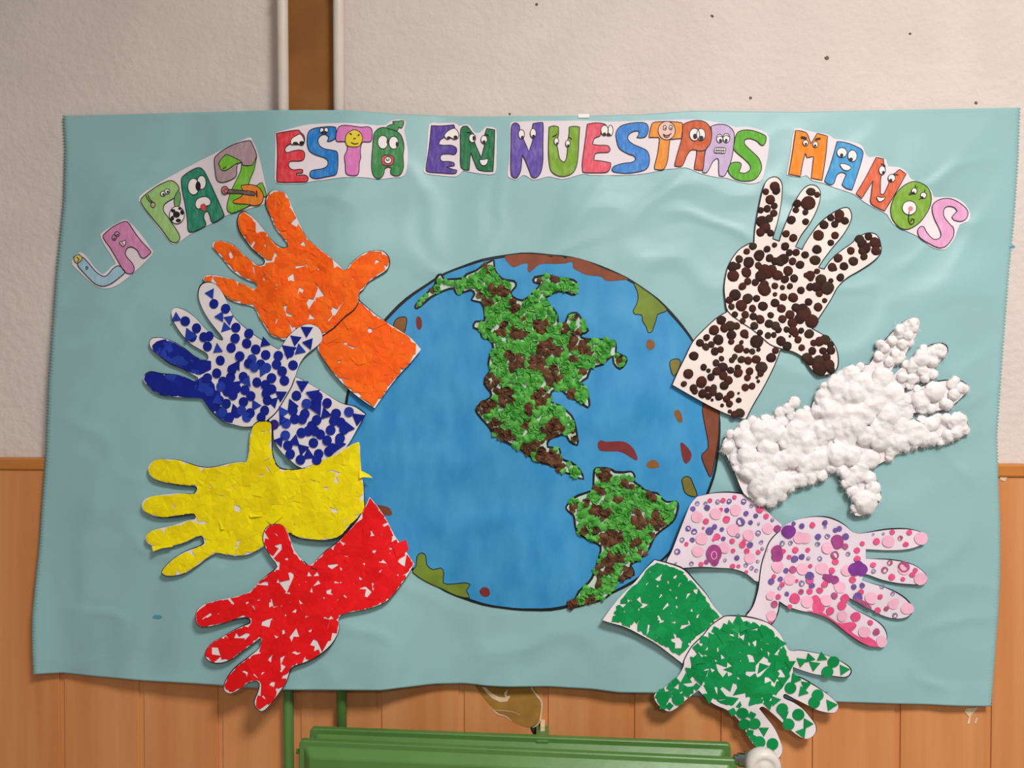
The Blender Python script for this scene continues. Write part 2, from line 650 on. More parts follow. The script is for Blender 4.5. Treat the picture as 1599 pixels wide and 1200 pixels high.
def lathe(name, prof, m, parent, loc, axis=Vector((0, -1, 0)), seg=28):
    q = axis.to_track_quat('Z', 'Y').to_matrix()
    vs, fs = [], []
    for (r, h) in prof:
        for k in range(seg):
            a = 2 * math.pi * k / seg
            vs.append(q @ Vector((r * math.cos(a), r * math.sin(a), h)))
    for i in range(len(prof) - 1):
        for k in range(seg):
            j = (k + 1) % seg
            fs.append((i * seg + k, i * seg + j, (i + 1) * seg + j, (i + 1) * seg + k))
    me = mesh(name, vs, fs, m, True)
    return link(name, me, parent, loc)


vc = P(1191, 1196, DF + .012)
vy = -DF + .004
val0 = Vector((FB.x - .004, vy, vc.z))
valve = lathe('valve_body', [(0, 0), (.0075, 0), (.0075, .006), (.0105, .006), (.0105, .016), (.013, .016), (.013, .029), (.009, .032), (.009, .05), (0, .05)], m_chrome, rad, val0 - RO, Vector((1, 0, 0)), 12)
wh = lathe('valve_wheel', [(0, -.03), (.012, -.03), (.012, -.012), (.0235, -.012), (.0265, -.006), (.027, .004), (.0245, .011), (.018, .0135), (.0155, .0118), (.011, .0118), (.009, .0135), (0, .014)], m_wheel, valve, Vector((vc.x, vy - .016, vc.z)) - val0)
lathe('screw', [(0, .0125), (.0034, .0125), (.0034, .0165), (.002, .0172), (0, .0172)], m_chrome, valve, Vector((vc.x, vy - .016, vc.z)) - val0, seg=12)
tube_part('supply_pipe', [Vector((vc.x, vy + .004, vc.z - .008)), Vector((vc.x, vy + .004, 0))], .0085, m_green, rad, RO)
for xx in (FA.x + .1, FB.x - .1):
    bm = bmesh.new(); box(bm, xx - .012 - RO.x, xx + .012 - RO.x, -DF - RO.y + .004, .0 - RO.y - .05, -.14, .06, .002)
    link('foot', bm_mesh('foot', bm, m_green), rad)

# ------------------------------------------------------------------ the blue paper
m_paper = mat('blue_kraft_paper', (145, 186, 188), .40, .035, 5, bump=.10, bscale=22, spec=.32)
LE = [(181, 98), (230, 101), (310, 99), (420, 88), (600, 75), (710, 71), (790, 65), (853, 61), (910, 55), (966, 50), (1010, 50), (1054, 52)]
RE = [(168, 1593), (250, 1590), (340, 1584), (420, 1576), (550, 1566), (680, 1557), (745, 1559), (820, 1562), (900, 1562), (960, 1559), (1000, 1556), (1104, 1548)]
TE = [(98, 181), (250, 177), (430, 172), (540, 172), (620, 178), (720, 182), (900, 181), (1000, 179), (1080, 173), (1250, 175), (1400, 172), (1593, 168)]
BE = [(52, 1054), (97, 1051.5), (150, 1057), (216, 1063), (300, 1068), (400, 1075), (442, 1078), (594, 1079), (640, 1073.5), (678, 1069), (726, 1068), (760, 1072),
      (789, 1073.5), (857, 1073), (925, 1077), (967, 1082.5), (1020, 1083), (1100, 1088), (1200, 1093), (1310, 1097), (1400, 1100), (1450, 1101), (1500, 1103.5), (1548, 1104)]
ii = lambda tab, v: float(np.interp(v, [t[0] for t in tab], [t[1] for t in tab]))
NU, NV = 190, 356
PO = P(820, 1080, .03)
vs = []
for j in range(NV + 1):
    v = j / NV
    yl, yr = 181 + v * (1054 - 181), 168 + v * (1104 - 168)
    xl = ii(LE, yl) + (1.3 if j % 2 else -1.3)
    xr = ii(RE, yr) + (1.3 if j % 2 else -1.3)
    for i in range(NU + 1):
        u = i / NU
        x = xl + (xr - xl) * u
        yt, yb = ii(TE, x), ii(BE, x)
        y = yt + (yb - yt) * v
        vs.append(P(x, y, D(x, y)) - PO)
fs = [(j * (NU + 1) + i, (j + 1) * (NU + 1) + i, (j + 1) * (NU + 1) + i + 1, j * (NU + 1) + i + 1) for j in range(NV) for i in range(NU)]
paper = thing('mural_paper', PO, 'large pale blue sheet of paper with pinked side edges hung on the wall', 'paper')
o = link('paper_sheet', mesh('paper_sheet', vs, fs, m_paper, True), paper)
sol = o.modifiers.new('thickness', 'SOLIDIFY'); sol.thickness = .0003; sol.offset = -1
m_tape = mat('tape', (238, 236, 232), .4, .02, 30)
sheet('tape', [(903, 178), (920, 178), (920, 184), (903, 184)], lambda x, y: D(x, y) + .0012, .0011, m_tape, paper, PO, 0)

m_stain = mat('blue_stain', (84, 150, 172), .6, .1, 200)
for (x, y, a, b) in ((246, 964, 7, 3.5), (1581, 386, 4, 3), (1290, 1082, 3, 1.2)):
    sheet('paint_spot', [(p[0] + random.uniform(-1, 1), p[1] + random.uniform(-.8, .8)) for p in ellipse(x, y, a, b, 12)], lambda x, y: D(x, y) + .0007, .0006, m_stain, paper, PO, 0)

# ------------------------------------------------------------------ the globe
m_ocean = mat('blue_poster_paint', (48, 138, 194), .5, 0, 24, bump=.10, bscale=30, rgb2=(66, 152, 204), stretch=(1.3, 1, .6), detail=5, spec=.3)
m_ink = mat('black_marker', (22, 24, 26), .55, .1, 80)
m_base = mat('pale_green_paper', (186, 208, 190), .7, .08, 60)
m_crepe_g = mat('green_crepe', (58, 146, 48), .75, 0, 90, rgb2=(96, 178, 76))
m_crepe_b = mat('brown_crepe', (70, 44, 28), .8, 0, 90, rgb2=(112, 72, 46))
m_rust = mat('rust_paint', (128, 66, 40), .55, .12, 40, bump=.05, bscale=80)
m_brown = mat('brown_paint', (134, 88, 44), .55, .12, 40, bump=.05, bscale=80)
m_maroon = mat('maroon_paint', (122, 44, 44), .55, .1, 40)
m_olive = mat('olive_paint', (112, 134, 44), .55, .15, 30, bump=.05, bscale=80)
m_olive2 = mat('khaki_paint', (120, 112, 46), .55, .15, 30)

GO = P(830, 675, .03)
globe = thing('paper_globe', GO, 'painted blue earth with crumpled paper continents in the middle of the mural', 'globe')
dg = lambda h: (lambda x, y: D(x, y) + h)
gell = ellipse(830, 675, 293, 278, 120)
gell = [(x + 1.5 * noise.noise(Vector((x / 40, y / 40, 1))), y + 1.5 * noise.noise(Vector((x / 40, y / 40, 8)))) for x, y in gell]
sheet('ocean', gell, dg(.0009), .0006, m_ocean, globe, GO, 12)
ww = [4.2 + 1.8 * noise.noise(Vector((k / 6., 2, 0))) for k in range(120)]
ribbon('outline', gell, ww, dg(.0010), m_ink, globe, GO, True)

Z7 = lambda p: Z(630, 390, 3.243, p)
Z8 = lambda p: Z(840, 680, 4.138, p)
Z9 = lambda p: Z(770, 380, 4.286, p)
Z10 = lambda p: Z(570, 640, 3.638, p)
islands = [
    (Z9([(75, 90), (150, 75), (250, 72), (350, 80), (480, 92), (560, 100), (640, 125), (740, 170), (830, 205), (905, 240), (860, 248), (790, 252), (750, 248), (725, 225), (680, 218), (620, 210), (570, 185), (535, 165), (530, 125), (480, 135), (420, 138), (340, 135), (290, 155), (245, 195), (230, 170), (232, 135), (190, 140), (140, 162), (110, 140)]), m_rust),
    (Z9([(940, 262), (1000, 300), (1070, 350), (1120, 395), (1165, 445), (1130, 465), (1100, 478), (1090, 520), (1075, 560), (1065, 590), (1040, 598), (1025, 560), (1000, 520), (995, 480), (950, 475), (938, 450), (960, 410), (970, 370), (965, 320)]), m_olive),
    (Z9([(1025, 690), (1030, 655), (1052, 645), (1078, 660), (1082, 690), (1065, 712), (1045, 712)]), m_brown),
    (Z9([(1182, 800), (1200, 780), (1240, 775), (1255, 800), (1240, 850), (1210, 890), (1190, 850)]), m_olive2),
    (Z9([(1210, 1130), (1240, 1115), (1262, 1150), (1268, 1195), (1245, 1200), (1225, 1175)]), m_brown),
    ([(1098, 631), (1121, 636), (1123, 660), (1121, 690), (1116, 720), (1110, 745), (1105, 738), (1098, 722), (1096, 710), (1106, 700), (1104, 680), (1099, 655)], m_rust),
    (Z8([(387, 50), (410, 32), (440, 42), (530, 38), (580, 52), (620, 90), (645, 150), (625, 160), (570, 125), (520, 105), (440, 105), (395, 95)]), m_maroon),
    (Z8([(700, 185), (740, 158), (775, 175), (785, 205), (750, 215), (715, 210)]), m_brown),
    (Z8([(920, 50), (950, 60), (990, 110), (990, 150), (965, 182), (945, 175), (930, 130)]), m_maroon),
    (Z8([(930, 290), (950, 268), (985, 275), (1005, 320), (1030, 390), (990, 395), (950, 370), (938, 330)]), m_olive2),
    (Z10([(290, 890), (295, 835), (320, 815), (345, 830), (350, 880), (385, 910), (430, 900), (448, 930), (445, 985), (490, 992), (560, 985), (598, 995), (575, 1030), (595, 1070), (520, 1058), (440, 1020), (350, 980), (270, 925)]), m_olive),
    (Z10([(650, 1030), (675, 1008), (705, 1020), (708, 1055), (685, 1066), (660, 1055)]), m_maroon),
    (Z10([(70, 545), (100, 545), (140, 560), (155, 595), (130, 603), (95, 590)]), m_rust),
    ([(614, 512), (618, 499), (628, 495), (635, 497), (634, 510), (630, 522), (620, 520)], m_brown),
    ([(650, 496), (656, 495), (659, 503), (658, 513), (653, 515), (650, 508)], m_maroon)]
for k, (pts, m) in enumerate(islands):
    sp = smooth_closed(pts, 2)
    isl = sheet('island', sp, dg(.0014), .0004, m, globe, GO, 12)
    if k in (1, 3, 5, 9, 10, 13):
        ribbon('outline', sp, 1.3, dg(.0015), m_ink, isl, GO, True)

NA = Z7([(60, 290), (70, 270), (130, 210), (160, 180), (168, 140), (190, 125), (205, 150), (240, 150), (300, 145), (320, 125), (370, 105), (400, 80), (440, 60), (458, 55), (462, 100), (490, 140), (520, 155), (560, 160), (570, 185), (545, 215), (555, 240), (600, 258), (640, 235), (670, 205), (690, 175), (662, 165), (665, 140), (740, 132), (790, 145), (840, 150), (875, 165), (878, 220), (850, 228), (810, 210), (760, 220), (725, 240), (720, 265), (760, 300), (780, 340), (785, 375), (820, 370), (835, 330), (875, 320), (900, 350), (935, 410), (905, 425), (900, 445), (940, 455), (1000, 455), (1075, 470), (1075, 520), (1125, 545), (1125, 575), (1095, 605), (1065, 575), (1060, 540), (1030, 560), (1000, 585), (950, 600), (930, 650), (900, 670), (925, 710), (940, 765), (935, 800), (880, 765), (820, 730), (790, 705), (750, 720), (745, 770), (790, 790), (850, 840), (870, 890), (880, 950), (880, 990), (840, 970), (820, 935), (780, 945), (740, 960), (730, 1000), (790, 1010), (800, 1060), (850, 1080), (890, 1115), (912, 1162), (860, 1145), (800, 1120), (740, 1090), (670, 1070), (600, 1015), (540, 985), (470, 945), (430, 895), (390, 850), (367, 815), (390, 780), (440, 750), (440, 720), (410, 680), (420, 640), (440, 610), (430, 580), (440, 530), (455, 500), (440, 460), (395, 440), (390, 410), (355, 395), (365, 365), (410, 360), (410, 310), (400, 280), (385, 265), (345, 255), (360, 225), (340, 205), (270, 225), (255, 195), (200, 210), (140, 240), (100, 275), (68, 297)])
SA = Z8([(365, 225), (390, 212), (440, 212), (480, 225), (500, 238), (560, 240), (605, 235), (625, 265), (620, 300), (660, 330), (690, 355), (730, 370), (770, 375), (800, 410), (835, 432), (890, 430), (905, 455), (895, 510), (870, 560), (820, 600), (780, 630), (745, 670), (720, 730), (680, 780), (640, 815), (600, 835), (605, 860), (620, 900), (560, 930), (510, 945), (490, 1000), (440, 1050), (380, 1075), (300, 1095), (200, 1118), (192, 1080), (240, 1060), (265, 1010), (330, 950), (360, 900), (385, 830), (400, 770), (405, 720), (360, 690), (300, 660), (250, 620), (238, 560), (230, 520), (195, 490), (182, 465), (210, 425), (260, 390), (320, 370), (355, 350), (360, 290)])
NAB = ZR(630, 390, 3.243, [(425, 95, 25), (150, 215, 20), (395, 240, 30), (430, 255, 25), (500, 220, 40), (450, 180, 20), (565, 290, 35), (605, 350, 20), (485, 400, 45), (590, 430, 40), (700, 390, 40), (690, 170, 25), (765, 145, 30), (820, 400, 30), (870, 340, 15), (880, 470, 60), (720, 490, 50), (700, 540, 40), (780, 510, 35), (580, 575, 50), (680, 580, 45), (535, 530, 25), (870, 560, 25), (930, 620, 30), (440, 660, 35), (470, 700, 45), (520, 740, 50), (410, 790, 50), (690, 750, 50), (640, 800, 25), (620, 880, 35), (470, 890, 40), (530, 950, 35), (780, 890, 40), (740, 920, 40), (850, 940, 30), (850, 720, 30), (930, 780, 15), (640, 1000, 40), (720, 1040, 50), (780, 1080, 40), (700, 990, 30), (740, 650, 40), (770, 600, 20), (990, 570, 20), (1085, 570, 20), (940, 520, 25), (800, 640, 25)])
SAB = ZR(840, 680, 4.138, [(430, 250, 50), (400, 350, 45), (300, 410, 40), (230, 470, 40), (380, 480, 60), (440, 500, 50), (600, 260, 25), (580, 325, 40), (500, 420, 30), (730, 390, 45), (640, 480, 40), (660, 550, 60), (760, 560, 60), (780, 620, 50), (740, 640, 30), (390, 610, 30), (460, 660, 60), (520, 650, 40), (300, 610, 30), (620, 710, 40), (660, 750, 40), (520, 790, 50), (480, 810, 45), (420, 860, 45), (380, 920, 40), (390, 970, 30), (330, 1060, 40), (220, 1090, 30), (560, 900, 50)])


def crumple(name, m, seed, sub=2, amp=.42, flat=.62):
    rng = random.Random(seed)
    bm = bmesh.new()
    bmesh.ops.create_icosphere(bm, subdivisions=sub, radius=1.0)
    off = Vector((rng.uniform(0, 50), rng.uniform(0, 50), rng.uniform(0, 50)))
    for v in bm.verts:
        n = noise.noise(v.co * 1.9 + off) * .9 + rng.uniform(-.5, .5)
        v.co = v.co * (1 + amp * n)
        v.co.z *= flat
    return bm_mesh(name, bm, m)


def flakes(name, m, seed):
    """a pinched ball of torn crepe: several bent petals"""
    rng = random.Random(seed)
    vs, fs = [], []
    for k in range(7):
        a = rng.uniform(0, 6.28)
        c = Vector((math.cos(a) * rng.uniform(.1, .5), math.sin(a) * rng.uniform(.1, .5), rng.uniform(.1, .5)))
        u = Vector((rng.uniform(-1, 1), rng.uniform(-1, 1), rng.uniform(-.3, .6))).normalized()
        w = u.cross(Vector((rng.uniform(-.6, .6), rng.uniform(-.6, .6), 1))).normalized()
        L, Wd = rng.uniform(.6, .95), rng.uniform(.4, .7)
        n0 = u.cross(w)
        b = len(vs)
        vs += [c - u * L, c + w * Wd + n0 * rng.uniform(-.3, .3), c + u * L, c - w * Wd + n0 * rng.uniform(-.3, .3), c + n0 * rng.uniform(.15, .4)]
        fs += [(b, b + 1, b + 4), (b + 1, b + 2, b + 4), (b + 2, b + 3, b + 4), (b + 3, b, b + 4)]
    return mesh(name, vs, fs, m)


crepe = {m: [flakes('paper_ball', m, s) for s in range(5)] + [crumple('paper_ball', m, s, 1, .5, .7) for s in range(20, 23)] for m in (m_crepe_g, m_crepe_b)}
rng = random.Random(11)
for nm, outl, browns, sp in (('continent', NA, NAB, 9.6), ('continent', SA, SAB, 9.6)):
    so = smooth_closed(outl, 2)
    base = sheet(nm, so, dg(.0016), .0005, m_base, globe, GO, 12)
    ribbon('outline', so, [3.4 + 1.4 * noise.noise(Vector((k / 5., 4, 1))) for k in range(len(so))], dg(.0017), m_ink, base, GO, True)
    isb = lambda x, y, k=0: any((x - b[0]) ** 2 + (y - b[1]) ** 2 < (b[2] * .9) ** 2 for b in browns)
    # small bits filling the ground between the balls
    pts = scatter(so, 6.0, rng)
    for m, flag in ((m_crepe_g, False), (m_crepe_b, True)):
        vs, fs = [], []
        for (x, y) in pts:
            if isb(x, y) != flag or rng.random() < .12 or min((x - q[0]) ** 2 + (y - q[1]) ** 2 for q in so) < 9:
                continue
            c, Bm = basis(x, y, dg(.0022))
            b = len(vs)
            a0 = rng.uniform(0, 6.28)
            for q in range(5):
                a = a0 + q * 1.2566
                r = rng.uniform(3.5, 6.5) * PXM
                vs.append(c + Bm @ Vector((r * math.cos(a), r * math.sin(a), rng.uniform(.0, .0035))) - GO)
            vs.append(c + Bm @ Vector((0, 0, rng.uniform(.001, .005))) - GO)
            fs += [(b + q, b + (q + 1) % 5, b + 5) for q in range(5)]
        if vs:
            tag(link('crepe_bits', mesh('crepe_bits', vs, fs, m), base), kind='stuff')
    for (x, y) in scatter(so, sp, rng):
        m = m_crepe_b if isb(x, y) else m_crepe_g
        if min((x - q[0]) ** 2 + (y - q[1]) ** 2 for q in so) < rng.uniform(3, 7.5) ** 2:
            continue
        piece('paper_ball', rng.choice(crepe[m]), x, y, dg(.0025), base, GO, rng.uniform(6.0, 8.6), .0012, rng.uniform(0, 6.28), 1, rng.uniform(.55, .85))

# ------------------------------------------------------------------ hands
m_card = mat('white_card', (232, 224, 226), .6, .02, 20, spec=.25)
m_cardp = mat('lilac_white_card', (228, 214, 226), .6, .03, 14, spec=.25)


def mosaic(parent, origin, poly, df, rng, spacing, rmin, rmax, m, name, curl=.0006, margin=1.0, sides=(4, 5), base=.0003, layer=.0009, skip=0.0, taken=None):
    for (x, y) in scatter(poly, spacing, rng, taken=taken):
        if rng.random() < skip:
            continue
        n = rng.choice(sides)
        a0 = rng.uniform(0, 6.28)
        cor = []
        for k in range(n):
            a = a0 + (k + rng.uniform(-.22, .22)) * 2 * math.pi / n
            r = rng.uniform(rmin, rmax)
            cor.append((x + r * math.cos(a), y + r * math.sin(a)))
        ring = []
        for k in range(n):
            p, q = cor[k], cor[(k + 1) % n]
            for s in range(3):
                t = s / 3.0
                v = (p[0] + (q[0] - p[0]) * t, p[1] + (q[1] - p[1]) * t)
                lim = ray_limit(poly, (x, y), v)
                if lim < 1:
                    Lr = math.hypot(v[0] - x, v[1] - y) * lim
                    lim *= max(.3, 1 - rng.uniform(.2, margin) / max(Lr, 1))
                ring.append((x + (v[0] - x) * lim, y + (v[1] - y) * lim))
        h = base + rng.uniform(0, layer)
        lifts = [h + rng.uniform(0, curl * 1.5)] + [h + rng.uniform(0, curl) for _ in ring]
        fan(name, (x, y), ring, df, lifts, .0003, rng.choice(m), parent, origin)


def disc_mesh(name, m, n=18, dome=0.0):
    vs = [(0, 0, 1 + dome)] + [(math.cos(2 * math.pi * k / n), math.sin(2 * math.pi * k / n), 1) for k in range(n)] + [(math.cos(2 * math.pi * k / n), math.sin(2 * math.pi * k / n), 0) for k in range(n)]
    fs = [(0, 1 + k, 1 + (k + 1) % n) for k in range(n)] + [(1 + k, 1 + n + k, 1 + n + (k + 1) % n, 1 + (k + 1) % n) for k in range(n)]
    return mesh(name, vs, fs, m)


def poly_mesh(name, m, cor):
    n = len(cor)
    vs = [(a, b, 1) for a, b in cor] + [(a, b, 0) for a, b in cor]
    fs = [tuple(range(n))] + [(k, k + n, (k + 1) % n + n, (k + 1) % n) for k in range(n)]
    return mesh(name, vs, fs, m)


TRI = [(math.cos(a), math.sin(a)) for a in (math.pi / 2, math.pi * 7 / 6, math.pi * 11 / 6)]
SQ = [(-.8, -.8), (.8, -.8), (.8, .8), (-.8, .8)]


def hand(name, label, group, z, hand_pts, cuff_pts, wrist, off, material, corners=(), ccorners=(), center=None, lift=.004, hn=3, wl=.0003, edge=True):
    hp = smooth_closed(z(hand_pts), hn, corners)
    cp = smooth_closed(z(cuff_pts), hn, ccorners) if cuff_pts else None
    c = center or tuple(np.mean(np.array(hp), 0))

    def dh(x, y):
        r = math.hypot(x - c[0], y - c[1])
        return D(x, y) + off + lift * min(1.6, max(0.0, (r - 70) / 110.0)) ** 1.5 + .0012 * noise.noise(Vector((x / 60., y / 60., off * 900)))
    O = P(c[0], c[1], D(*c))
    t = thing(name, O, label, 'paper hand', group)
    sheet('hand_sheet', hp, dh, .0004, material, t, O, 13)
    if cp:
        sheet('cuff_sheet', cp, lambda x, y: dh(x, y) - .0005, .0004, material, t, O, 13)
    if edge:
        for q in (hp, cp) if cp else (hp,):
            ribbon('drawn_outline', q, [max(.15, .7 + 2.2 * noise.noise(Vector((k / 11., off * 800, 1)))) for k in range(len(q))], lambda x, y: dh(x, y) - (.0004 if q is cp else 0) + .0001, m_ink, t, O, True)
    if wrist:
        ribbon('wrist_line', smooth_open(z(wrist), 4), 1.6, lambda x, y: dh(x, y) + wl, m_ink, t, O)
    return t, O, hp, cp, dh


HG = 'paper hands stuck around the globe'
up = lambda dh, h: (lambda x, y: dh(x, y) + h)

# orange
z = lambda p: Z(300, 280, 3.242, p)
t, O, hp, cp, dh = hand('orange_hand', 'paper hand covered with torn orange paper, thumb toward the globe', HG, z,
    [(655, 795), (560, 815), (470, 815), (440, 805), (400, 790), (365, 740), (340, 700), (318, 655), (290, 640), (235, 628), (190, 610), (150, 575), (120, 540), (75, 523), (55, 510), (62, 492), (90, 484), (140, 490), (200, 505), (240, 520), (300, 550), (322, 552), (325, 530), (290, 515), (250, 495), (200, 460), (160, 410), (125, 370), (103, 345), (108, 320), (130, 312), (180, 318), (225, 345), (265, 385), (310, 420), (335, 436), (360, 430), (365, 410), (340, 385), (305, 355), (270, 310), (240, 265), (228, 215), (240, 175), (262, 163), (290, 178), (330, 215), (375, 270), (405, 310), (445, 342), (478, 345), (480, 325), (450, 285), (420, 245), (400, 200), (375, 140), (372, 105), (385, 75), (410, 56), (450, 60), (478, 75), (500, 120), (520, 170), (540, 215), (575, 285), (610, 325), (650, 355), (700, 395), (740, 430), (775, 462), (800, 430), (840, 395), (880, 370), (940, 360), (975, 370), (997, 400), (998, 440), (980, 465), (940, 490), (895, 520), (870, 555), (845, 580), (845, 620), (820, 660), (770, 700), (720, 750), (680, 780)],
    [(840, 610), (870, 635), (950, 700), (1050, 765), (1110, 805), (1160, 862), (1105, 930), (1040, 1000), (980, 1080), (925, 1160), (870, 1125), (800, 1070), (740, 1010), (690, 950), (650, 890), (635, 850), (655, 795), (690, 765), (760, 690), (820, 630)],
    [(845, 620), (820, 660), (770, 700), (720, 750), (680, 780), (655, 795)], .003, m_card, corners=(68,), ccorners=(5, 9), wl=.0036)
m_or = [mat('orange_tissue_a', (248, 96, 20), .7, .08, 50, bump=.25, bscale=70, spec=.2), mat('orange_tissue_b', (252, 106, 24), .7, .08, 50, bump=.25, bscale=70, spec=.2)]
rng = random.Random(3)
mosaic(t, O, hp, dh, rng, 14.2, 11.5, 18, m_or, 'paper_scrap', curl=.0016, margin=4)
mosaic(t, O, cp, dh, rng, 16.5, 14, 24, m_or, 'paper_scrap', curl=.0016, margin=6)

# blue
z = lambda p: Z(210, 420, 3.75, p)
m_bl = [mat('navy_sticker', (16, 34, 140), .45, .12, 40, spec=.3), mat('blue_sticker', (36, 62, 168), .4, .12, 40, spec=.35)]
bh = [(775, 890), (700, 920), (640, 925), (580, 912), (530, 900), (490, 870), (450, 830), (420, 790), (390, 757), (320, 755), (230, 750), (160, 740), (110, 715), (62, 668), (52, 640), (65, 615), (100, 603), (160, 615), (240, 620), (300, 635), (350, 658), (372, 638), (320, 608), (270, 580), (210, 555), (160, 520), (110, 480), (88, 445), (95, 412), (130, 402), (180, 408), (235, 430), (300, 470), (350, 510), (395, 530), (428, 532), (425, 500), (380, 470), (330, 440), (285, 395), (245, 340), (222, 290), (218, 250), (235, 230), (265, 230), (310, 250), (360, 290), (410, 345), (455, 385), (495, 412), (517, 416), (510, 395), (470, 345), (430, 290), (395, 225), (375, 165), (378, 115), (400, 85), (440, 78), (480, 95), (515, 140), (545, 200), (575, 270), (610, 310), (660, 355), (720, 400), (780, 435), (845, 472), (870, 440), (900, 395), (950, 350), (1000, 325), (1040, 325), (1080, 345), (1100, 385), (1095, 425), (1060, 460), (1010, 500), (975, 545), (955, 590), (938, 640), (920, 690), (880, 760), (830, 840)]
t, O, hp, cp, dh = hand('blue_hand', 'white paper hand with dark blue round and triangular stickers', HG, z, bh,
    [(938, 635), (1000, 660), (1080, 705), (1150, 750), (1220, 790), (1290, 805), (1355, 850), (1310, 930), (1270, 1000), (1230, 1060), (1190, 1120), (1090, 1150), (980, 1168), (900, 1110), (850, 1060), (815, 1000), (808, 920), (785, 885), (840, 800), (900, 700)],
    [(938, 640), (920, 690), (880, 760), (830, 840), (775, 890)], .0062, m_card, corners=(67,), ccorners=(6,))
rng = random.Random(5)
for poly in ([(62, 668), (52, 640), (65, 615), (100, 603), (160, 615), (240, 620), (300, 635), (350, 658), (420, 620), (470, 680), (480, 760), (540, 850), (580, 905), (530, 898), (490, 870), (450, 830), (420, 790), (390, 757), (320, 755), (230, 750), (160, 740), (110, 715)],
             [(110, 480), (100, 450), (130, 425), (180, 410), (235, 432), (300, 472), (350, 512), (395, 532), (450, 540), (450, 590), (380, 625), (320, 606), (270, 578), (210, 553), (160, 518)]):
    mosaic(t, O, z(poly), dh, rng, 9.5, 11, 15, [m_bl[0]] * 3 + [m_bl[1]], 'sticker_scrap', curl=.0002, layer=.0005, margin=.3)
dsc = [disc_mesh('round_sticker', m) for m in m_bl]
tri = [poly_mesh('triangle_sticker', m, TRI) for m in m_bl]
cir = [(467, 206), (536, 234), (300, 307), (367, 348), (410, 400), (440, 395), (430, 455), (340, 400), (597, 345), (593, 408), (568, 463), (672, 380), (660, 437), (713, 472), (620, 512), (770, 505), (505, 537), (690, 530), (672, 555), (705, 575), (740, 560), (775, 580), (845, 510), (835, 560), (868, 600), (930, 565), (880, 655), (805, 640), (485, 612), (575, 590), (565, 635), (640, 632), (720, 665), (650, 710), (685, 745), (640, 780), (680, 845), (805, 705), (770, 680), (510, 690), (545, 720), (520, 660), (440, 720), (430, 640), (580, 740), (600, 845), (660, 870), (540, 790), (520, 840), (560, 870), (780, 770), (765, 830), (745, 870), (910, 490), (600, 700), (560, 680), (480, 740), (500, 770), (630, 830), (775, 730), (950, 743), (1130, 787), (1258, 838), (1182, 848), (1070, 885), (1205, 993), (1050, 1020), (1130, 1005), (975, 1118), (915, 1085), (900, 1035), (885, 975), (890, 905), (1000, 850), (985, 880), (1075, 750), (1060, 790), (930, 830), (1020, 950), (1060, 950), (1090, 970), (1150, 945), (1170, 890), (1210, 900), (1230, 940), (1080, 1085), (1140, 1070), (1160, 1050), (980, 960), (1010, 790), (940, 880), (1040, 920), (1070, 1120)]
trs = [(447, 145, 30, -.6), (247, 288, 30, 2.2), (325, 390, 40, .4), (505, 280, 30, -.5), (555, 297, 30, 1.2), (535, 345, 30, .3), (490, 470, 30, .1), (765, 432, 30, .2), (1010, 362, 34, 1.0), (945, 415, 32, .9), (970, 475, 32, .2), (1022, 437, 32, 1.4), (905, 480, 42, .9), (600, 565, 30, 1.5), (755, 600, 30, .6), (860, 740, 34, 1.0), (815, 780, 32, 1.3), (710, 800, 32, .5), (490, 770, 32, 2), (600, 680, 32, 1.2), (590, 830, 34, .3), (660, 660, 32, 1.7), (985, 680, 36, 1.0), (1050, 740, 40, 1.2), (1310, 875, 38, .9), (1120, 850, 34, .3), (1245, 930, 40, .4), (1070, 815, 40, 1.5), (870, 840, 34, .6), (850, 1010, 30, 1.4), (870, 885, 30, .5), (925, 800, 34, .4), (985, 1055, 34, .8), (1020, 1090, 34, .1), (1200, 1030, 34, .6), (940, 1010, 34, 1.9)]
for i, (x, y) in enumerate(z(cir)):
    piece('round_sticker', dsc[0 if rng.random() < .85 else 1], x, y, dh, t, O, 7.6, .0009 + .0003 * (i % 5), 0, 1, .05)
for i, (x, y, r, a) in enumerate(trs):
    (q,) = z([(x, y)])
    piece('triangle_sticker', tri[1 if x < 560 or rng.random() < .2 else 0], q[0], q[1], dh, t, O, r / 3.75 * 1.22, .0008 + .0003 * (i % 4), a, 1, .05)
piece('round_sticker', disc_mesh('round_sticker', mat('purple_sticker', (52, 34, 120), .4, .1, 40)), *z([(820, 912)])[0], dh, t, O, 7.5, .0012, 0, 1, .05)

# yellow
z = lambda p: Z(210, 640, 4.1, p)
yp = [(715, 335), (680, 333), (600, 345), (520, 365), (460, 370), (400, 360), (340, 340), (280, 322), (210, 316), (150, 318), (110, 335), (88, 370), (92, 410), (125, 445), (180, 465), (250, 478), (320, 487), (385, 490), (397, 507), (390, 527), (370, 540), (300, 535), (220, 540), (130, 550), (70, 570), (48, 600), (52, 640), (90, 670), (150, 690), (220, 690), (300, 680), (370, 668), (388, 680), (385, 700), (330, 712), (250, 740), (170, 758), (110, 775), (72, 810), (75, 845), (110, 872), (200, 878), (270, 868), (340, 845), (400, 815), (430, 812), (442, 840), (440, 860), (400, 880), (330, 905), (270, 940), (220, 980), (180, 1025), (175, 1050), (210, 1068), (270, 1062), (330, 1045), (400, 1000), (460, 955), (520, 920), (560, 925), (640, 938), (720, 930), (780, 905), (840, 870), (900, 840), (960, 800), (1000, 795), (1040, 820), (1110, 833), (1200, 838), (1290, 825), (1340, 790), (1400, 720), (1470, 650), (1472, 600), (1470, 500), (1455, 400), (1445, 280), (1438, 205), (1360, 240), (1270, 290), (1190, 330), (1110, 365), (1030, 385), (950, 380), (915, 360), (895, 320), (882, 260), (880, 180), (880, 110), (875, 85), (850, 75), (800, 75), (765, 95), (745, 140), (735, 200), (732, 270)]
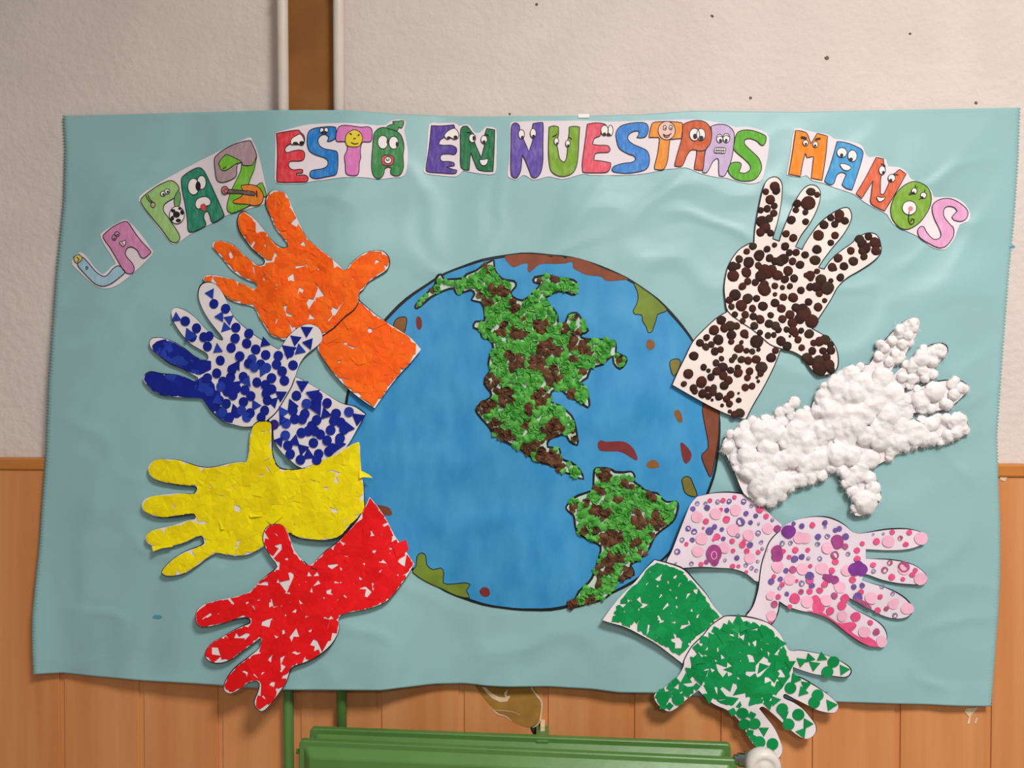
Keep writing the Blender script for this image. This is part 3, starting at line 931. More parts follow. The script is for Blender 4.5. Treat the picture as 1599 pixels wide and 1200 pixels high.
t, O, hp, cp, dh = hand('yellow_hand', 'paper hand covered with torn yellow paper, fingers level', HG, z, yp, None, [(940, 680), (965, 740), (1000, 795), (1045, 820)], .0095, m_card, corners=(80,), hn=2, center=(330, 790))
m_ye = [mat('yellow_paper_a', (242, 224, 10), .65, .05, 40, bump=.12, bscale=60, spec=.2), mat('yellow_paper_b', (236, 214, 8), .65, .05, 40, bump=.12, bscale=60, spec=.2)]
rng = random.Random(8)
mosaic(t, O, hp, dh, rng, 14.5, 13, 20, m_ye, 'paper_scrap', curl=.0012, margin=2.6)
for ring in ([(1440, 385), (1500, 415), (1525, 437), (1470, 432), (1440, 440)], [(110, 875), (180, 862), (245, 850), (245, 878), (175, 888), (120, 908)], [(820, 690), (900, 640), (955, 680), (880, 740)], [(730, 660), (820, 655), (820, 685), (740, 690)], [(530, 680), (565, 670), (575, 765), (555, 770)]):
    rz = z(ring)
    c = tuple(np.mean(np.array(rz), 0))
    fan('paper_scrap', c, rz, dh, [.0030] + [.0016 + .0012 * k for k in range(len(rz))][:len(rz)], .0003, m_ye[0], t, O)

# red
z = lambda p: Z(290, 770, 3.429, p)
rp = [(490, 395), (460, 350), (425, 290), (413, 240), (425, 195), (455, 172), (500, 168), (530, 185), (550, 220), (565, 260), (585, 310), (620, 355), (662, 392), (700, 360), (750, 310), (800, 275), (860, 215), (920, 145), (960, 75), (985, 20), (1030, 75), (1080, 150), (1120, 230), (1165, 290), (1225, 380), (1190, 440), (1140, 510), (1090, 570), (1040, 600), (960, 625), (880, 640), (835, 652), (818, 680), (822, 730), (800, 785), (760, 835), (700, 880), (640, 910), (580, 930), (560, 950), (545, 1000), (520, 1045), (480, 1100), (440, 1150), (405, 1172), (375, 1150), (367, 1115), (385, 1070), (395, 1030), (385, 1012), (360, 1010), (330, 1020), (290, 1050), (240, 1075), (208, 1060), (205, 1030), (225, 985), (265, 935), (310, 900), (360, 860), (395, 830), (405, 790), (395, 780), (350, 815), (300, 850), (250, 890), (190, 912), (135, 908), (105, 880), (108, 845), (140, 805), (190, 775), (250, 740), (310, 710), (345, 697), (335, 672), (290, 672), (230, 690), (170, 708), (100, 720), (65, 710), (52, 670), (60, 630), (95, 600), (170, 575), (250, 560), (320, 540), (355, 520), (400, 470), (450, 430)]
t, O, hp, cp, dh = hand('red_hand', 'paper hand covered with cut red paper, fingertips past the sheet edge', HG, z, rp, None, [(630, 365), (665, 398), (710, 415)], .0128, m_card, corners=(12, 19, 24), hn=2, center=(460, 960))
m_re = [mat('red_paper_a', (236, 22, 28), .6, .04, 40, spec=.2), mat('red_paper_b', (228, 18, 24), .6, .04, 40, spec=.2)]
rng = random.Random(13)
mosaic(t, O, hp, dh, rng, 14.2, 11.5, 18, m_re, 'paper_scrap', curl=.0005, margin=3, sides=(3, 4, 4, 5), layer=.0008)
rz = z([(1105, 280), (1180, 250), (1195, 305), (1130, 350)])
fan('paper_scrap', tuple(np.mean(np.array(rz), 0)), rz, dh, [.0022] * 5, .0003, m_re[0], t, O)

# brown plasticine
z = lambda p: Z(1040, 270, 3.077, p)
bp = [(297, 665), (285, 610), (280, 550), (290, 480), (310, 425), (350, 370), (400, 340), (422, 335), (425, 300), (432, 240), (445, 170), (460, 100), (478, 45), (505, 22), (535, 22), (557, 50), (558, 100), (550, 170), (535, 240), (520, 290), (513, 317), (545, 329), (553, 300), (580, 230), (610, 160), (645, 95), (680, 62), (715, 60), (740, 85), (740, 130), (720, 190), (690, 245), (650, 300), (622, 356), (655, 369), (665, 345), (700, 290), (740, 240), (790, 200), (840, 172), (875, 168), (892, 200), (885, 240), (850, 300), (800, 360), (755, 420), (733, 455), (760, 463), (790, 420), (840, 375), (890, 340), (930, 305), (975, 288), (1015, 300), (1032, 345), (1030, 390), (990, 430), (930, 470), (870, 505), (825, 550), (795, 605), (760, 660), (720, 720), (700, 748), (740, 770), (790, 800), (820, 850), (828, 910), (815, 950), (770, 972), (725, 968), (690, 935), (660, 890), (610, 860), (553, 845), (500, 825), (460, 790), (410, 750), (350, 710)]
t, O, hp, cp, dh = hand('brown_dotted_hand', 'white paper hand dotted with dark brown plasticine balls', HG, z, bp,
    [(297, 665), (240, 700), (180, 755), (130, 810), (95, 880), (60, 950), (30, 1018), (120, 1070), (220, 1125), (310, 1165), (385, 1185), (420, 1115), (470, 1030), (520, 930), (553, 845), (500, 805), (410, 735), (340, 680)],
    None, .003, mat('cream_white_card', (236, 222, 216), .6, .02, 20), corners=(20, 21, 33, 34, 46, 47, 63), ccorners=(0, 6, 10, 14), hn=3, lift=.003, edge=False)
ribbon('drawn_outline', hp, [1.5 + .7 * noise.noise(Vector((k / 9., 1, 1))) for k in range(len(hp))], up(dh, .0002), m_ink, t, O, True)
ribbon('drawn_outline', cp[:19], 1.5, up(dh, .0001), m_ink, t, O)
ribbon('drawn_outline', cp[30:43], 1.6, up(dh, .0001), m_ink, t, O)


def blob(name, m, seed):
    rng = random.Random(seed)
    bm = bmesh.new()
    bmesh.ops.create_uvsphere(bm, u_segments=12, v_segments=7, radius=1.0)
    off = Vector((rng.uniform(0, 50), rng.uniform(0, 50), 0))
    for v in bm.verts:
        v.co *= 1 + .13 * noise.noise(v.co * 1.2 + off)
        v.co.z = max(-.25, v.co.z) * .34
    return bm_mesh(name, bm, m, True)


m_pl = [mat('plasticine_red_brown', (72, 40, 34), .8, .1, 120, spec=.15, bump=.1, bscale=300), mat('plasticine_dark_brown', (56, 36, 31), .8, .1, 120, spec=.15, bump=.1, bscale=300), mat('plasticine_olive_brown', (62, 46, 37), .8, .1, 120, spec=.15)]
blobs = [blob('plasticine_ball', m, s) for m in m_pl for s in range(3)]
A_ = Z(1120, 400, 6.0, [(205, 30, 32), (295, 60, 45), (390, 5, 38), (145, 100, 42), (190, 95, 28), (150, 185, 50), (272, 152, 42), (385, 90, 30), (490, 20, 35), (540, 50, 35), (590, 50, 45), (620, 30, 45), (440, 130, 50), (510, 130, 45), (410, 190, 50), (470, 170, 40), (565, 180, 42), (662, 140, 40), (705, 50, 33), (775, 82, 35), (635, 218, 32), (720, 210, 34), (285, 238, 32), (235, 285, 32), (355, 248, 32), (440, 315, 52), (440, 270, 40), (540, 280, 28), (610, 295, 22), (680, 283, 26), (540, 360, 19), (620, 385, 32), (710, 390, 40), (783, 322, 32), (165, 365, 50), (285, 400, 46), (115, 412, 34), (225, 465, 50), (133, 475, 28), (330, 492, 33), (368, 398, 30), (427, 470, 42), (540, 440, 37), (600, 492, 38), (165, 548, 28), (262, 550, 32), (238, 608, 26), (338, 567, 33), (402, 595, 36), (500, 555, 27), (347, 655, 34), (485, 635, 37), (545, 655, 38), (573, 692, 28), (400, 718, 26), (475, 745, 27), (530, 740, 23), (610, 590, 35), (680, 550, 38), (740, 485, 38), (800, 490, 40), (810, 540, 65), (770, 590, 45), (885, 610, 55), (705, 625, 42), (650, 690, 27), (710, 700, 40), (730, 730, 30), (785, 700, 27), (755, 785, 32), (680, 752, 12), (855, 430, 33), (943, 478, 36), (1005, 418, 22), (870, 290, 35), (930, 290, 40), (1030, 300, 55), (970, 220, 46), (955, 350, 30), (1063, 232, 22), (870, 180, 40), (835, 180, 25), (875, 210, 25), (935, 143, 25), (1075, 105, 38), (1105, 122, 18), (595, 797, 40), (655, 845, 38), (860, 730, 38), (790, 860, 30), (905, 815, 30), (960, 800, 40), (1010, 785, 42), (1060, 830, 30), (1065, 885, 36), (990, 888, 32), (890, 890, 33), (840, 950, 40), (870, 985, 38), (950, 980, 45), (1020, 950, 36), (960, 1060, 55), (1040, 1020, 50), (1060, 1060, 36), (930, 1030, 40)])
B2 = Z(1040, 480, 6.665, [(575, 135, 42), (500, 238, 47), (610, 215, 40), (670, 195, 48), (735, 195, 32), (680, 288, 45), (815, 275, 40), (838, 305, 20), (545, 338, 48), (422, 315, 30), (352, 370, 37), (415, 412, 33), (472, 388, 32), (680, 358, 30), (510, 460, 38), (568, 440, 30), (760, 430, 42), (785, 365, 22), (945, 355, 62), (838, 453, 27), (897, 460, 28), (963, 440, 20), (1140, 450, 32), (1095, 525, 44), (290, 507, 42), (578, 535, 25), (520, 578, 32), (685, 550, 28), (715, 515, 28), (785, 545, 33), (855, 555, 36), (938, 542, 38), (392, 625, 30), (442, 660, 21), (590, 625, 46), (530, 665, 40), (595, 710, 42), (672, 655, 32), (747, 630, 30), (752, 685, 40), (870, 665, 36), (848, 733, 33), (993, 625, 55), (985, 690, 30), (948, 730, 15), (960, 770, 17), (232, 692, 47), (186, 798, 27), (468, 727, 35), (650, 760, 42), (605, 815, 40), (370, 780, 50), (285, 840, 35), (300, 875, 30), (380, 900, 40), (435, 850, 30), (495, 840, 32), (490, 885, 35), (440, 925, 32), (480, 965, 15), (552, 928, 38), (672, 908, 37), (630, 955, 35), (660, 1005, 32), (583, 1022, 18), (757, 967, 25), (825, 835, 35), (895, 820, 33), (755, 895, 12), (665, 1085, 20), (715, 1115, 35), (770, 1100, 42)])
C2 = Z(1220, 270, 7.0588, [(325, 210, 42), (395, 243, 30), (295, 335, 72), (175, 340, 40), (160, 412, 32), (265, 435, 30), (112, 520, 44), (268, 540, 34), (52, 672, 36), (133, 718, 40), (42, 812, 40), (88, 880, 34), (162, 878, 36), (262, 905, 36), (640, 460, 48), (545, 495, 36), (630, 510, 38), (700, 530, 38), (588, 568, 34), (470, 575, 44), (408, 688, 55), (592, 690, 38), (545, 772, 33), (392, 845, 45), (372, 965, 48), (765, 860, 40), (625, 942, 44), (793, 975, 44), (690, 1030, 40), (650, 1155, 42), (960, 700, 40), (860, 730, 42), (890, 780, 45), (1030, 770, 55), (1040, 860, 45), (930, 840, 45), (900, 860, 45), (910, 925, 36), (960, 800, 26), (1060, 800, 30)])
D2 = Z(1040, 270, 6.154, [(1045, 130, 42), (1060, 170, 35), (958, 182, 28), (1000, 260, 42), (1040, 320, 30), (972, 347, 32), (910, 360, 28), (1035, 390, 32), (990, 440, 35), (925, 470, 50), (950, 520, 45), (910, 570, 38), (965, 540, 35), (1005, 580, 30), (835, 705, 34), (775, 757, 28), (970, 735, 32), (1042, 695, 24), (895, 790, 45)])
rng = random.Random(17)
for lst, s in ((A_, 6.0), (B2, 6.665), (C2, 7.0588), (D2, 6.154)):
    for (x, y, r) in lst:
        k = 0 if rng.random() < .45 else (3 if rng.random() < .75 else 6)
        piece('plasticine_ball', blobs[k + rng.randrange(3)], x, y, dh, t, O, r / s * 1.10, .0006, rng.uniform(0, 6.28), rng.uniform(.92, 1.12), min(1.0, 6.2 / (r / s)) * rng.uniform(.8, 1))

# white cotton
z = lambda p: Z(1110, 480, 3.529, p)
wp = [(550, 570), (570, 510), (600, 450), (650, 390), (720, 345), (800, 320), (870, 315), (895, 270), (925, 215), (960, 180), (1010, 125), (1060, 80), (1110, 55), (1145, 60), (1152, 95), (1130, 160), (1090, 230), (1060, 285), (1020, 310), (998, 350), (1002, 378), (1040, 340), (1090, 300), (1150, 240), (1220, 205), (1280, 200), (1305, 225), (1300, 260), (1250, 315), (1200, 375), (1110, 430), (1065, 448), (1065, 477), (1120, 450), (1180, 430), (1250, 408), (1330, 400), (1390, 410), (1425, 450), (1390, 490), (1330, 545), (1270, 570), (1190, 575), (1115, 587), (1108, 627), (1180, 610), (1280, 600), (1390, 590), (1415, 640), (1415, 690), (1340, 740), (1250, 745), (1150, 755), (1060, 785), (1000, 825), (930, 865), (865, 890), (900, 930), (930, 990), (935, 1050), (900, 1110), (850, 1145), (795, 1148), (785, 1090), (765, 1000), (720, 960), (690, 895), (640, 840), (600, 790), (575, 730), (560, 660)]
t, O, hp, cp, dh = hand('cotton_hand', 'white hand covered with fluffy cotton wool', HG, z, wp,
    [(545, 565), (470, 575), (380, 590), (290, 600), (200, 625), (130, 670), (65, 740), (75, 800), (100, 850), (140, 940), (180, 1030), (240, 1070), (310, 1100), (360, 1065), (430, 1010), (540, 960), (620, 925), (690, 893), (640, 800), (580, 690)],
    [(545, 566), (552, 640), (575, 730), (600, 790), (640, 840), (690, 895)], .0062, m_card, hn=2)
m_cot = mat('cotton_wool', (232, 227, 227), 1.0, .015, 40, bump=.16, bscale=260, spec=.02, sheen=.2)
_b = m_cot.node_tree.nodes['Principled BSDF']
_b.inputs['Subsurface Weight'].default_value = .5
_b.inputs['Subsurface Radius'].default_value = (1, 1, 1)
_b.inputs['Subsurface Scale'].default_value = .003


rng = random.Random(21)
balls = []
for poly in (hp, cp):
    nearest = lambda x, y: min(math.hypot(x - q[0], y - q[1]) for q in poly)
    big = [p for p in scatter(poly, 19, rng) if nearest(*p) > 12]
    for (x, y) in big + [p for p in scatter(poly, 13, rng, taken=big) if 4 < nearest(*p) < 13]:
        r = min((18.0 if (x, y) in big else 11.0) * rng.uniform(.9, 1.2), max(7.0, nearest(x, y) * 1.1 + 1.5))
        balls.append((x, y, r, r * rng.uniform(.38, .7)))
for (x, y, r) in z([(925, 270, 36), (958, 225, 36), (1000, 185, 36), (1040, 145, 34), (1078, 110, 32), (1115, 85, 32), (985, 300, 36), (1020, 255, 36), (1055, 205, 36), (1090, 155, 36), (1120, 115, 32), (1055, 385, 38), (1110, 335, 38), (1110, 395, 38), (1160, 290, 38), (1165, 345, 38), (1215, 250, 36), (1215, 300, 36), (1262, 230, 34), (1270, 255, 34), (1330, 425, 36), (1340, 480, 40), (1290, 530, 36), (1380, 445, 34), (1350, 700, 36), (1390, 660, 36), (1330, 640, 38), (740, 920, 38), (790, 1010, 34), (830, 1090, 38), (890, 1060, 36), (880, 990, 36), (460, 525, 40), (425, 560, 40), (380, 580, 38), (610, 925, 42), (550, 945, 42), (500, 960, 40), (330, 1070, 45), (385, 1040, 40), (935, 205, 34), (1030, 285, 36), (1225, 370, 34), (1180, 390, 34), (1380, 615, 34), (95, 770, 40), (1400, 450, 30), (740, 970, 30)]):
    balls.append((x, y, r / 3.529 * .86, r / 3.529 * .55))
BA = np.array(balls)


def fluff(x, y):
    """height in px of the matted cotton: neighbouring balls blend softly into each other"""
    d2 = ((BA[:, 0] - x) ** 2 + (BA[:, 1] - y) ** 2) / BA[:, 2] ** 2
    h = BA[:, 3] * np.sqrt(np.clip(1 - d2, 0, 1))
    k = 2.0
    v = k * math.log(1 + float((np.exp(h / k) - 1).sum()))
    n = noise.noise(Vector((x / 11, y / 11, 1))) * 2.6 + noise.noise(Vector((x / 5, y / 5, 7))) * .6 + noise.noise(Vector((x / 2, y / 2, 3))) * .18
    return max(0.0, v + n * min(1.0, v / 5))


fv, ff = [], []
NR, NS = 10, 30
for bi, (x, y, r, h) in enumerate(balls):
    vs = [P(x, y, dh(x, y) + .0006 + fluff(x, y) * PXM) - O]
    for a in range(1, NR + 1):
        for b in range(NS):
            th = 2 * math.pi * b / NS
            w = 1 + .16 * noise.noise(Vector((math.cos(th) * 1.7 + bi, math.sin(th) * 1.7, 2))) + .12 * noise.noise(Vector((math.cos(th) * 6, math.sin(th) * 6, bi)))
            # stop where a neighbouring ball takes over
            ux, uy = math.cos(th), math.sin(th)
            lim, free = r * w, True
            dx, dy = BA[:, 0] - x, BA[:, 1] - y
            den = 2 * (dx * ux + dy * uy)
            ok = den > 1e-6
            if ok.any():
                tt = (dx[ok] ** 2 + dy[ok] ** 2 - BA[ok, 2] ** 2 + r * r) / den[ok]
                tm = float(tt.min()) + 1.2
                if tm < lim:
                    lim, free = max(1.5, tm), False
            rr = lim * (a / NR) ** .85
            px_, py_ = x + rr * ux, y + rr * uy
            hh = fluff(px_, py_) - (.35 if a == NR else 0) if (a < NR or not free) else 0.0
            vs.append(P(px_, py_, dh(px_, py_) + .0004 + hh * PXM) - O)
    fs = [(0, 1 + b, 1 + (b + 1) % NS) for b in range(NS)]
    for a in range(NR - 1):
        for b in range(NS):
            c = (b + 1) % NS
            fs.append((1 + a * NS + b, 1 + (a + 1) * NS + b, 1 + (a + 1) * NS + c, 1 + a * NS + c))
    fs = [f[::-1] for f in fs]
    link('cotton_ball', mesh('cotton_ball', vs, fs, m_cot, True), t)
    c, B = basis(x, y, dh)
    for _ in range(int(20 + r * 4)):          # loose fibres standing off the ball
        a, e = rng.uniform(0, 6.28), rng.uniform(.8, 1.05)
        px_, py_ = x + math.cos(a) * r * e, y + math.sin(a) * r * e
        fl = fluff(px_, py_)
        if fl > 3.5:
            continue
        p = P(px_, py_, dh(px_, py_) + fl * PXM)
        g = B @ Vector((math.cos(a) + rng.uniform(-.8, .8), -math.sin(a) + rng.uniform(-.8, .8), rng.uniform(-.1, .5))).normalized()
        q = B @ Vector((rng.uniform(-1, 1), rng.uniform(-1, 1), rng.uniform(-.3, .3)))
        L = rng.uniform(2, 6.0) * PXM
        w = B.col[0] * (.13 * PXM) if abs(g.dot(B.col[0])) < .7 else B.col[1] * (.13 * PXM)
        b = len(fv)
        m1, m2 = p + g * L * .5 + q * L * .12, p + g * L + q * L * .4
        fv.extend([p - w - O, p + w - O, m1 + w - O, m1 - w - O, m2 - O])
        ff.extend([(b, b + 1, b + 2, b + 3), (b + 3, b + 2, b + 4)])
tag(link('cotton_fibres', mesh('cotton_fibres', fv, ff, m_cot), t), kind='stuff')

# pink finger-painted
z = lambda p: Z(1030, 750, 3.7186, p)
pp = [(690, 300), (720, 268), (770, 240), (830, 222), (900, 212), (970, 215), (1030, 235), (1080, 265), (1120, 300), (1160, 310), (1220, 302), (1300, 288), (1380, 282), (1450, 285), (1510, 300), (1550, 330), (1540, 360), (1490, 390), (1420, 405), (1330, 408), (1250, 405), (1198, 402), (1198, 457), (1260, 458), (1340, 462), (1420, 475), (1490, 500), (1540, 540), (1553, 575), (1535, 605), (1470, 608), (1380, 600), (1290, 580), (1220, 553), (1190, 545), (1175, 582), (1230, 600), (1300, 620), (1370, 650), (1430, 690), (1468, 740), (1460, 780), (1420, 803), (1360, 805), (1290, 785), (1210, 740), (1140, 705), (1100, 683), (1083, 712), (1130, 750), (1200, 785), (1270, 825), (1310, 870), (1320, 920), (1290, 965), (1250, 968), (1180, 950), (1110, 905), (1040, 850), (970, 800), (900, 775), (820, 760), (740, 735), (695, 706), (690, 760), (670, 810), (650, 835), (600, 850), (555, 830), (500, 788), (540, 735), (565, 660), (578, 590), (590, 500), (610, 430), (640, 360)]
t, O, hp, cp, dh = hand('pink_dotted_hand', 'white paper hand finger-painted with pink and purple dots', HG, z, pp,
    [(690, 300), (712, 258), (660, 215), (590, 145), (530, 100), (480, 80), (400, 70), (310, 75), (220, 95), (180, 140), (140, 230), (100, 330), (65, 420), (40, 470), (50, 510), (100, 515), (160, 510), (250, 505), (340, 510), (420, 515), (500, 540), (575, 592), (600, 480), (640, 380)],
    [(690, 300), (640, 355), (610, 430), (590, 500), (578, 590), (568, 650), (540, 735), (500, 788)], .0055, m_cardp, corners=(21, 22, 34, 35, 47, 48, 63), ccorners=(1, 8))
PC = {'l': mat('pale_pink_paint', (240, 182, 206), .6, .05, 60), 'h': mat('hot_pink_paint', (226, 84, 134), .55, .1, 90), 'p': mat('purple_paint', (112, 86, 156), .55, .2, 90),
      'g': mat('grey_violet_paint', (138, 122, 158), .55, .25, 200), 'm': mat('magenta_paint', (164, 70, 136), .55, .15, 60), 'v': mat('violet_blob_paint', (120, 52, 138), .5, .2, 60), 'x': mat('mauve_paint', (180, 84, 128), .55, .2, 120)}


def wob(name, m, seed, hollow=False):
    n = 16
    vs, fs = [], []
    f = lambda k: 1 + .14 * noise.noise(Vector((math.cos(k * 2 * math.pi / n), math.sin(k * 2 * math.pi / n), seed * 7.3)))
    ring = [(f(k) * math.cos(k * 2 * math.pi / n), f(k) * math.sin(k * 2 * math.pi / n)) for k in range(n)]
    if hollow:
        w = [.30 + .55 * max(0, math.sin(k * 2 * math.pi / n + seed)) for k in range(n)]
        vs = [(a, b, 1) for a, b in ring] + [(a * (1 - w[k]), b * (1 - w[k]), 1) for k, (a, b) in enumerate(ring)] + [(a, b, 0) for a, b in ring]
        fs = [(k, (k + 1) % n, n + (k + 1) % n, n + k) for k in range(n)] + [(k, 2 * n + k, 2 * n + (k + 1) % n, (k + 1) % n) for k in range(n)]
    else:
        vs = [(0, 0, 1)] + [(a, b, 1) for a, b in ring] + [(a, b, 0) for a, b in ring]
        fs = [(0, 1 + k, 1 + (k + 1) % n) for k in range(n)] + [(1 + k, 1 + n + k, 1 + n + (k + 1) % n, 1 + (k + 1) % n) for k in range(n)]
    return mesh(name, vs, fs, m)


dots = {k: [wob('paint_dot', m, s + 1, False) for s in range(3)] for k, m in PC.items()}
rings = {k: [wob('paint_dot', PC[k], s + 1, True) for s in range(3)] for k in ('p', 'g', 'x')}
zc = lambda p: Z(1040, 760, 7.06, p)
zh = lambda p: Z(1200, 780, 5.0, p)
SETS = [
    (zc, 7.06, 'l', 0, [(342, 335, 62), (548, 300, 62), (768, 262, 60), (395, 575, 62), (740, 482, 65), (910, 535, 62), (1120, 465, 60), (350, 715, 62), (640, 675, 60), (922, 790, 60)]),
    (zc, 7.06, 'h', 0, [(485, 155, 24), (628, 152, 27), (753, 118, 24), (605, 255, 22), (440, 383, 32), (665, 363, 38), (1035, 248, 42), (1103, 327, 30), (560, 555, 38), (525, 585, 18), (730, 602, 28), (842, 640, 37), (860, 595, 22), (890, 710, 30), (738, 708, 25), (1015, 725, 26), (733, 878, 28), (798, 878, 20), (385, 858, 26), (885, 942, 20), (225, 635, 23), (410, 457, 14)]),
    (zc, 7.06, 'p', 0, [(297, 245, 27), (453, 232, 30), (670, 260, 26), (882, 297, 27), (988, 323, 26), (535, 443, 28), (480, 490, 42), (615, 472, 23), (290, 588, 26), (632, 575, 23), (925, 643, 33), (780, 787, 27), (930, 395, 25)]),
    (zc, 7.06, 'p', 1, [(245, 462, 30), (310, 495, 30), (125, 718, 32), (820, 390, 48), (855, 165, 30), (695, 162, 27)]),
    (zc, 7.06, 'g', 1, [(178, 588, 26), (790, 540, 25), (1015, 512, 30), (570, 168, 24), (345, 185, 24), (940, 210, 22), (1048, 612, 22), (280, 848, 24), (880, 865, 22), (943, 897, 22), (993, 925, 20), (1172, 367, 20), (435, 185, 20), (1020, 410, 16), (105, 848, 14), (650, 810, 18), (1010, 825, 18), (1060, 685, 18)]),
    (zc, 7.06, 'm', 0, [(1225, 465, 40), (445, 830, 24)]),
    (zh, 5.0, 'l', 0, [(240, 300, 45), (285, 302, 43), (70, 525, 45), (262, 545, 42), (415, 540, 45), (455, 380, 42), (610, 555, 42), (165, 625, 42), (555, 683, 45), (15, 750, 35), (300, 800, 45), (450, 790, 42), (20, 910, 40), (935, 328, 45), (1188, 305, 48), (1055, 545, 42), (1185, 620, 48), (800, 770, 45), (975, 815, 42), (1082, 852, 45), (575, 910, 42), (748, 1035, 45), (880, 1110, 42)]),
    (zh, 5.0, 'h', 0, [(342, 200, 22), (208, 395, 24), (305, 395, 18), (115, 405, 18), (160, 450, 18), (692, 465, 24), (520, 487, 24), (730, 345, 17), (690, 398, 22), (842, 328, 25), (965, 255, 19), (1097, 258, 20), (1070, 350, 20), (815, 512, 21), (960, 607, 25), (1120, 587, 20), (1145, 553, 18), (1048, 622, 16), (655, 628, 25), (325, 520, 15), (493, 555, 23), (320, 630, 30), (437, 663, 24), (400, 710, 24), (320, 718, 22), (205, 772, 38), (365, 785, 34), (390, 845, 42), (480, 868, 30), (570, 828, 35), (595, 770, 33), (720, 723, 22), (850, 865, 24), (870, 758, 18), (793, 962, 20), (75, 760, 20), (105, 665, 20), (40, 600, 17), (165, 838, 18), (680, 915, 36), (12, 957, 14), (218, 635, 14)]),
    (zh, 5.0, 'p', 0, [(195, 188, 16), (258, 208, 20), (438, 183, 20), (550, 228, 21), (520, 240, 18), (600, 290, 24), (385, 290, 22), (202, 465, 26), (258, 447, 22), (135, 555, 20), (90, 622, 20), (20, 640, 24), (320, 598, 33), (337, 672, 22), (142, 738, 17), (665, 682, 20), (730, 672, 20), (695, 762, 36)]),
    (zh, 5.0, 'g', 1, [(458, 288, 20), (105, 342, 20), (170, 338, 17), (382, 347, 18), (400, 462, 18), (310, 460, 14), (620, 425, 16), (258, 655, 22), (885, 680, 18), (968, 732, 16), (985, 905, 20), (815, 272, 9), (897, 268, 10), (818, 560, 17), (85, 690, 16), (440, 215, 12)]),
    (zh, 5.0, 'x', 0, [(188, 547, 27), (598, 367, 22), (253, 720, 20), (512, 752, 24), (43, 818, 26), (918, 850, 19), (840, 1032, 26)]),
    (zh, 5.0, 'x', 1, [(903, 550, 24), (945, 493, 20), (1027, 300, 18), (515, 435, 30), (1055, 525, 40)]),
    (zh, 5.0, 'v', 0, [(155, 250, 52), (670, 545, 48), (720, 545, 46), (700, 515, 35)]),
    (zh, 5.0, 'm', 0, [(60, 400, 44), (65, 440, 46), (535, 320, 44), (538, 345, 40), (470, 615, 32), (515, 625, 30), (445, 605, 22)])]
rng = random.Random(30)
for i, (zz, s, c, hol, lst) in enumerate(SETS):
    for j, (x, y, r) in enumerate(zz(lst)):
        me = rng.choice((rings if hol else dots)[c])
        piece('paint_dot', me, x, y, dh, t, O, r / s, .0007 + .00012 * (i + (j % 2)), rng.uniform(0, 6.28), 1, .03)
for (c, e) in (((530, 740), (85, 100)), ((540, 820), (45, 55))):
    sheet('paint_blot', ellipse(*zc([c])[0], e[0] / 7.06, e[1] / 7.06, 18), up(dh, .0022), .0003, PC['m'], t, O, 0)
ribbon('paint_swirl', zc(ellipse(530, 760, 30, 42, 18)), 1.2, up(dh, .0023), PC['l'], t, O, True)
for pts, c in (([(300, 868), (380, 880), (440, 893), (540, 965), (600, 965), (660, 960), (690, 985), (670, 1015), (650, 1035), (680, 1060), (740, 1090), (775, 1075), (830, 1105), (857, 1150), (790, 1146), (700, 1103), (600, 1033), (510, 958), (430, 913), (350, 888)], 'h'), ([(660, 785), (720, 780), (800, 835), (795, 860), (740, 830), (690, 800)], 'x')):
    sheet('paint_streak', smooth_closed(zh(pts), 2), up(dh, .0024), .0003, PC[c], t, O, 0)

# green
z = lambda p: Z(930, 860, 3.529, p)
gp = [(705, 365), (760, 360), (830, 365), (900, 380), (960, 405), (1010, 450), (1045, 510), (1070, 550), (1130, 550), (1200, 562), (1280, 580), (1350, 610), (1405, 650), (1402, 685), (1370, 700), (1300, 692), (1220, 685), (1150, 665), (1088, 643), (1092, 690), (1140, 705), (1200, 740), (1260, 780), (1310, 820), (1338, 855), (1325, 890), (1295, 898), (1230, 885), (1160, 850), (1090, 815), (1045, 793), (1040, 812), (1090, 835), (1140, 870), (1180, 915), (1212, 960), (1215, 1000), (1190, 1030), (1150, 1038), (1100, 1010), (1040, 960), (980, 905), (925, 863), (903, 872), (930, 905), (980, 970), (1010, 1030), (1030, 1090), (1020, 1135), (995, 1150), (940, 1130), (890, 1095), (850, 1040), (810, 965), (770, 915), (720, 880), (660, 855), (610, 820), (568, 773), (530, 800), (480, 840), (440, 875), (400, 888), (360, 865), (330, 830), (325, 795), (360, 770), (410, 730), (450, 700), (485, 640), (490, 600), (530, 530), (590, 470), (640, 410)]
t, O, hp, cp, dh = hand('green_hand', 'white paper hand with green triangular and round stickers, fingers over the radiator', HG, z, gp,
    [(325, 50), (420, 75), (490, 105), (550, 170), (610, 240), (655, 310), (705, 365), (640, 430), (560, 540), (482, 628), (420, 580), (340, 520), (250, 470), (160, 425), (75, 400), (35, 385), (90, 310), (150, 240), (220, 170), (275, 100)],
    [(705, 365), (640, 410), (590, 470), (530, 530), (490, 600), (482, 632)], .0085, m_card, corners=(18, 19, 43, 58), ccorners=(0, 6, 9, 15))
m_gr = [mat('green_sticker_a', (0, 138, 70), .5, .05, 40, spec=.25), mat('green_sticker_b', (8, 146, 78), .5, .05, 40, spec=.25)]
rng = random.Random(41)
mosaic(t, O, z([(330, 65), (400, 80), (480, 110), (540, 175), (600, 245), (645, 315), (690, 365), (630, 430), (560, 470), (470, 590), (420, 560), (340, 510), (250, 455), (160, 415), (80, 395), (110, 310), (160, 240), (230, 170), (285, 100)]), dh, rng, 11, 9.5, 13.5, m_gr, 'square_sticker', curl=.0003, sides=(4,), layer=.0007, skip=.04, margin=5)
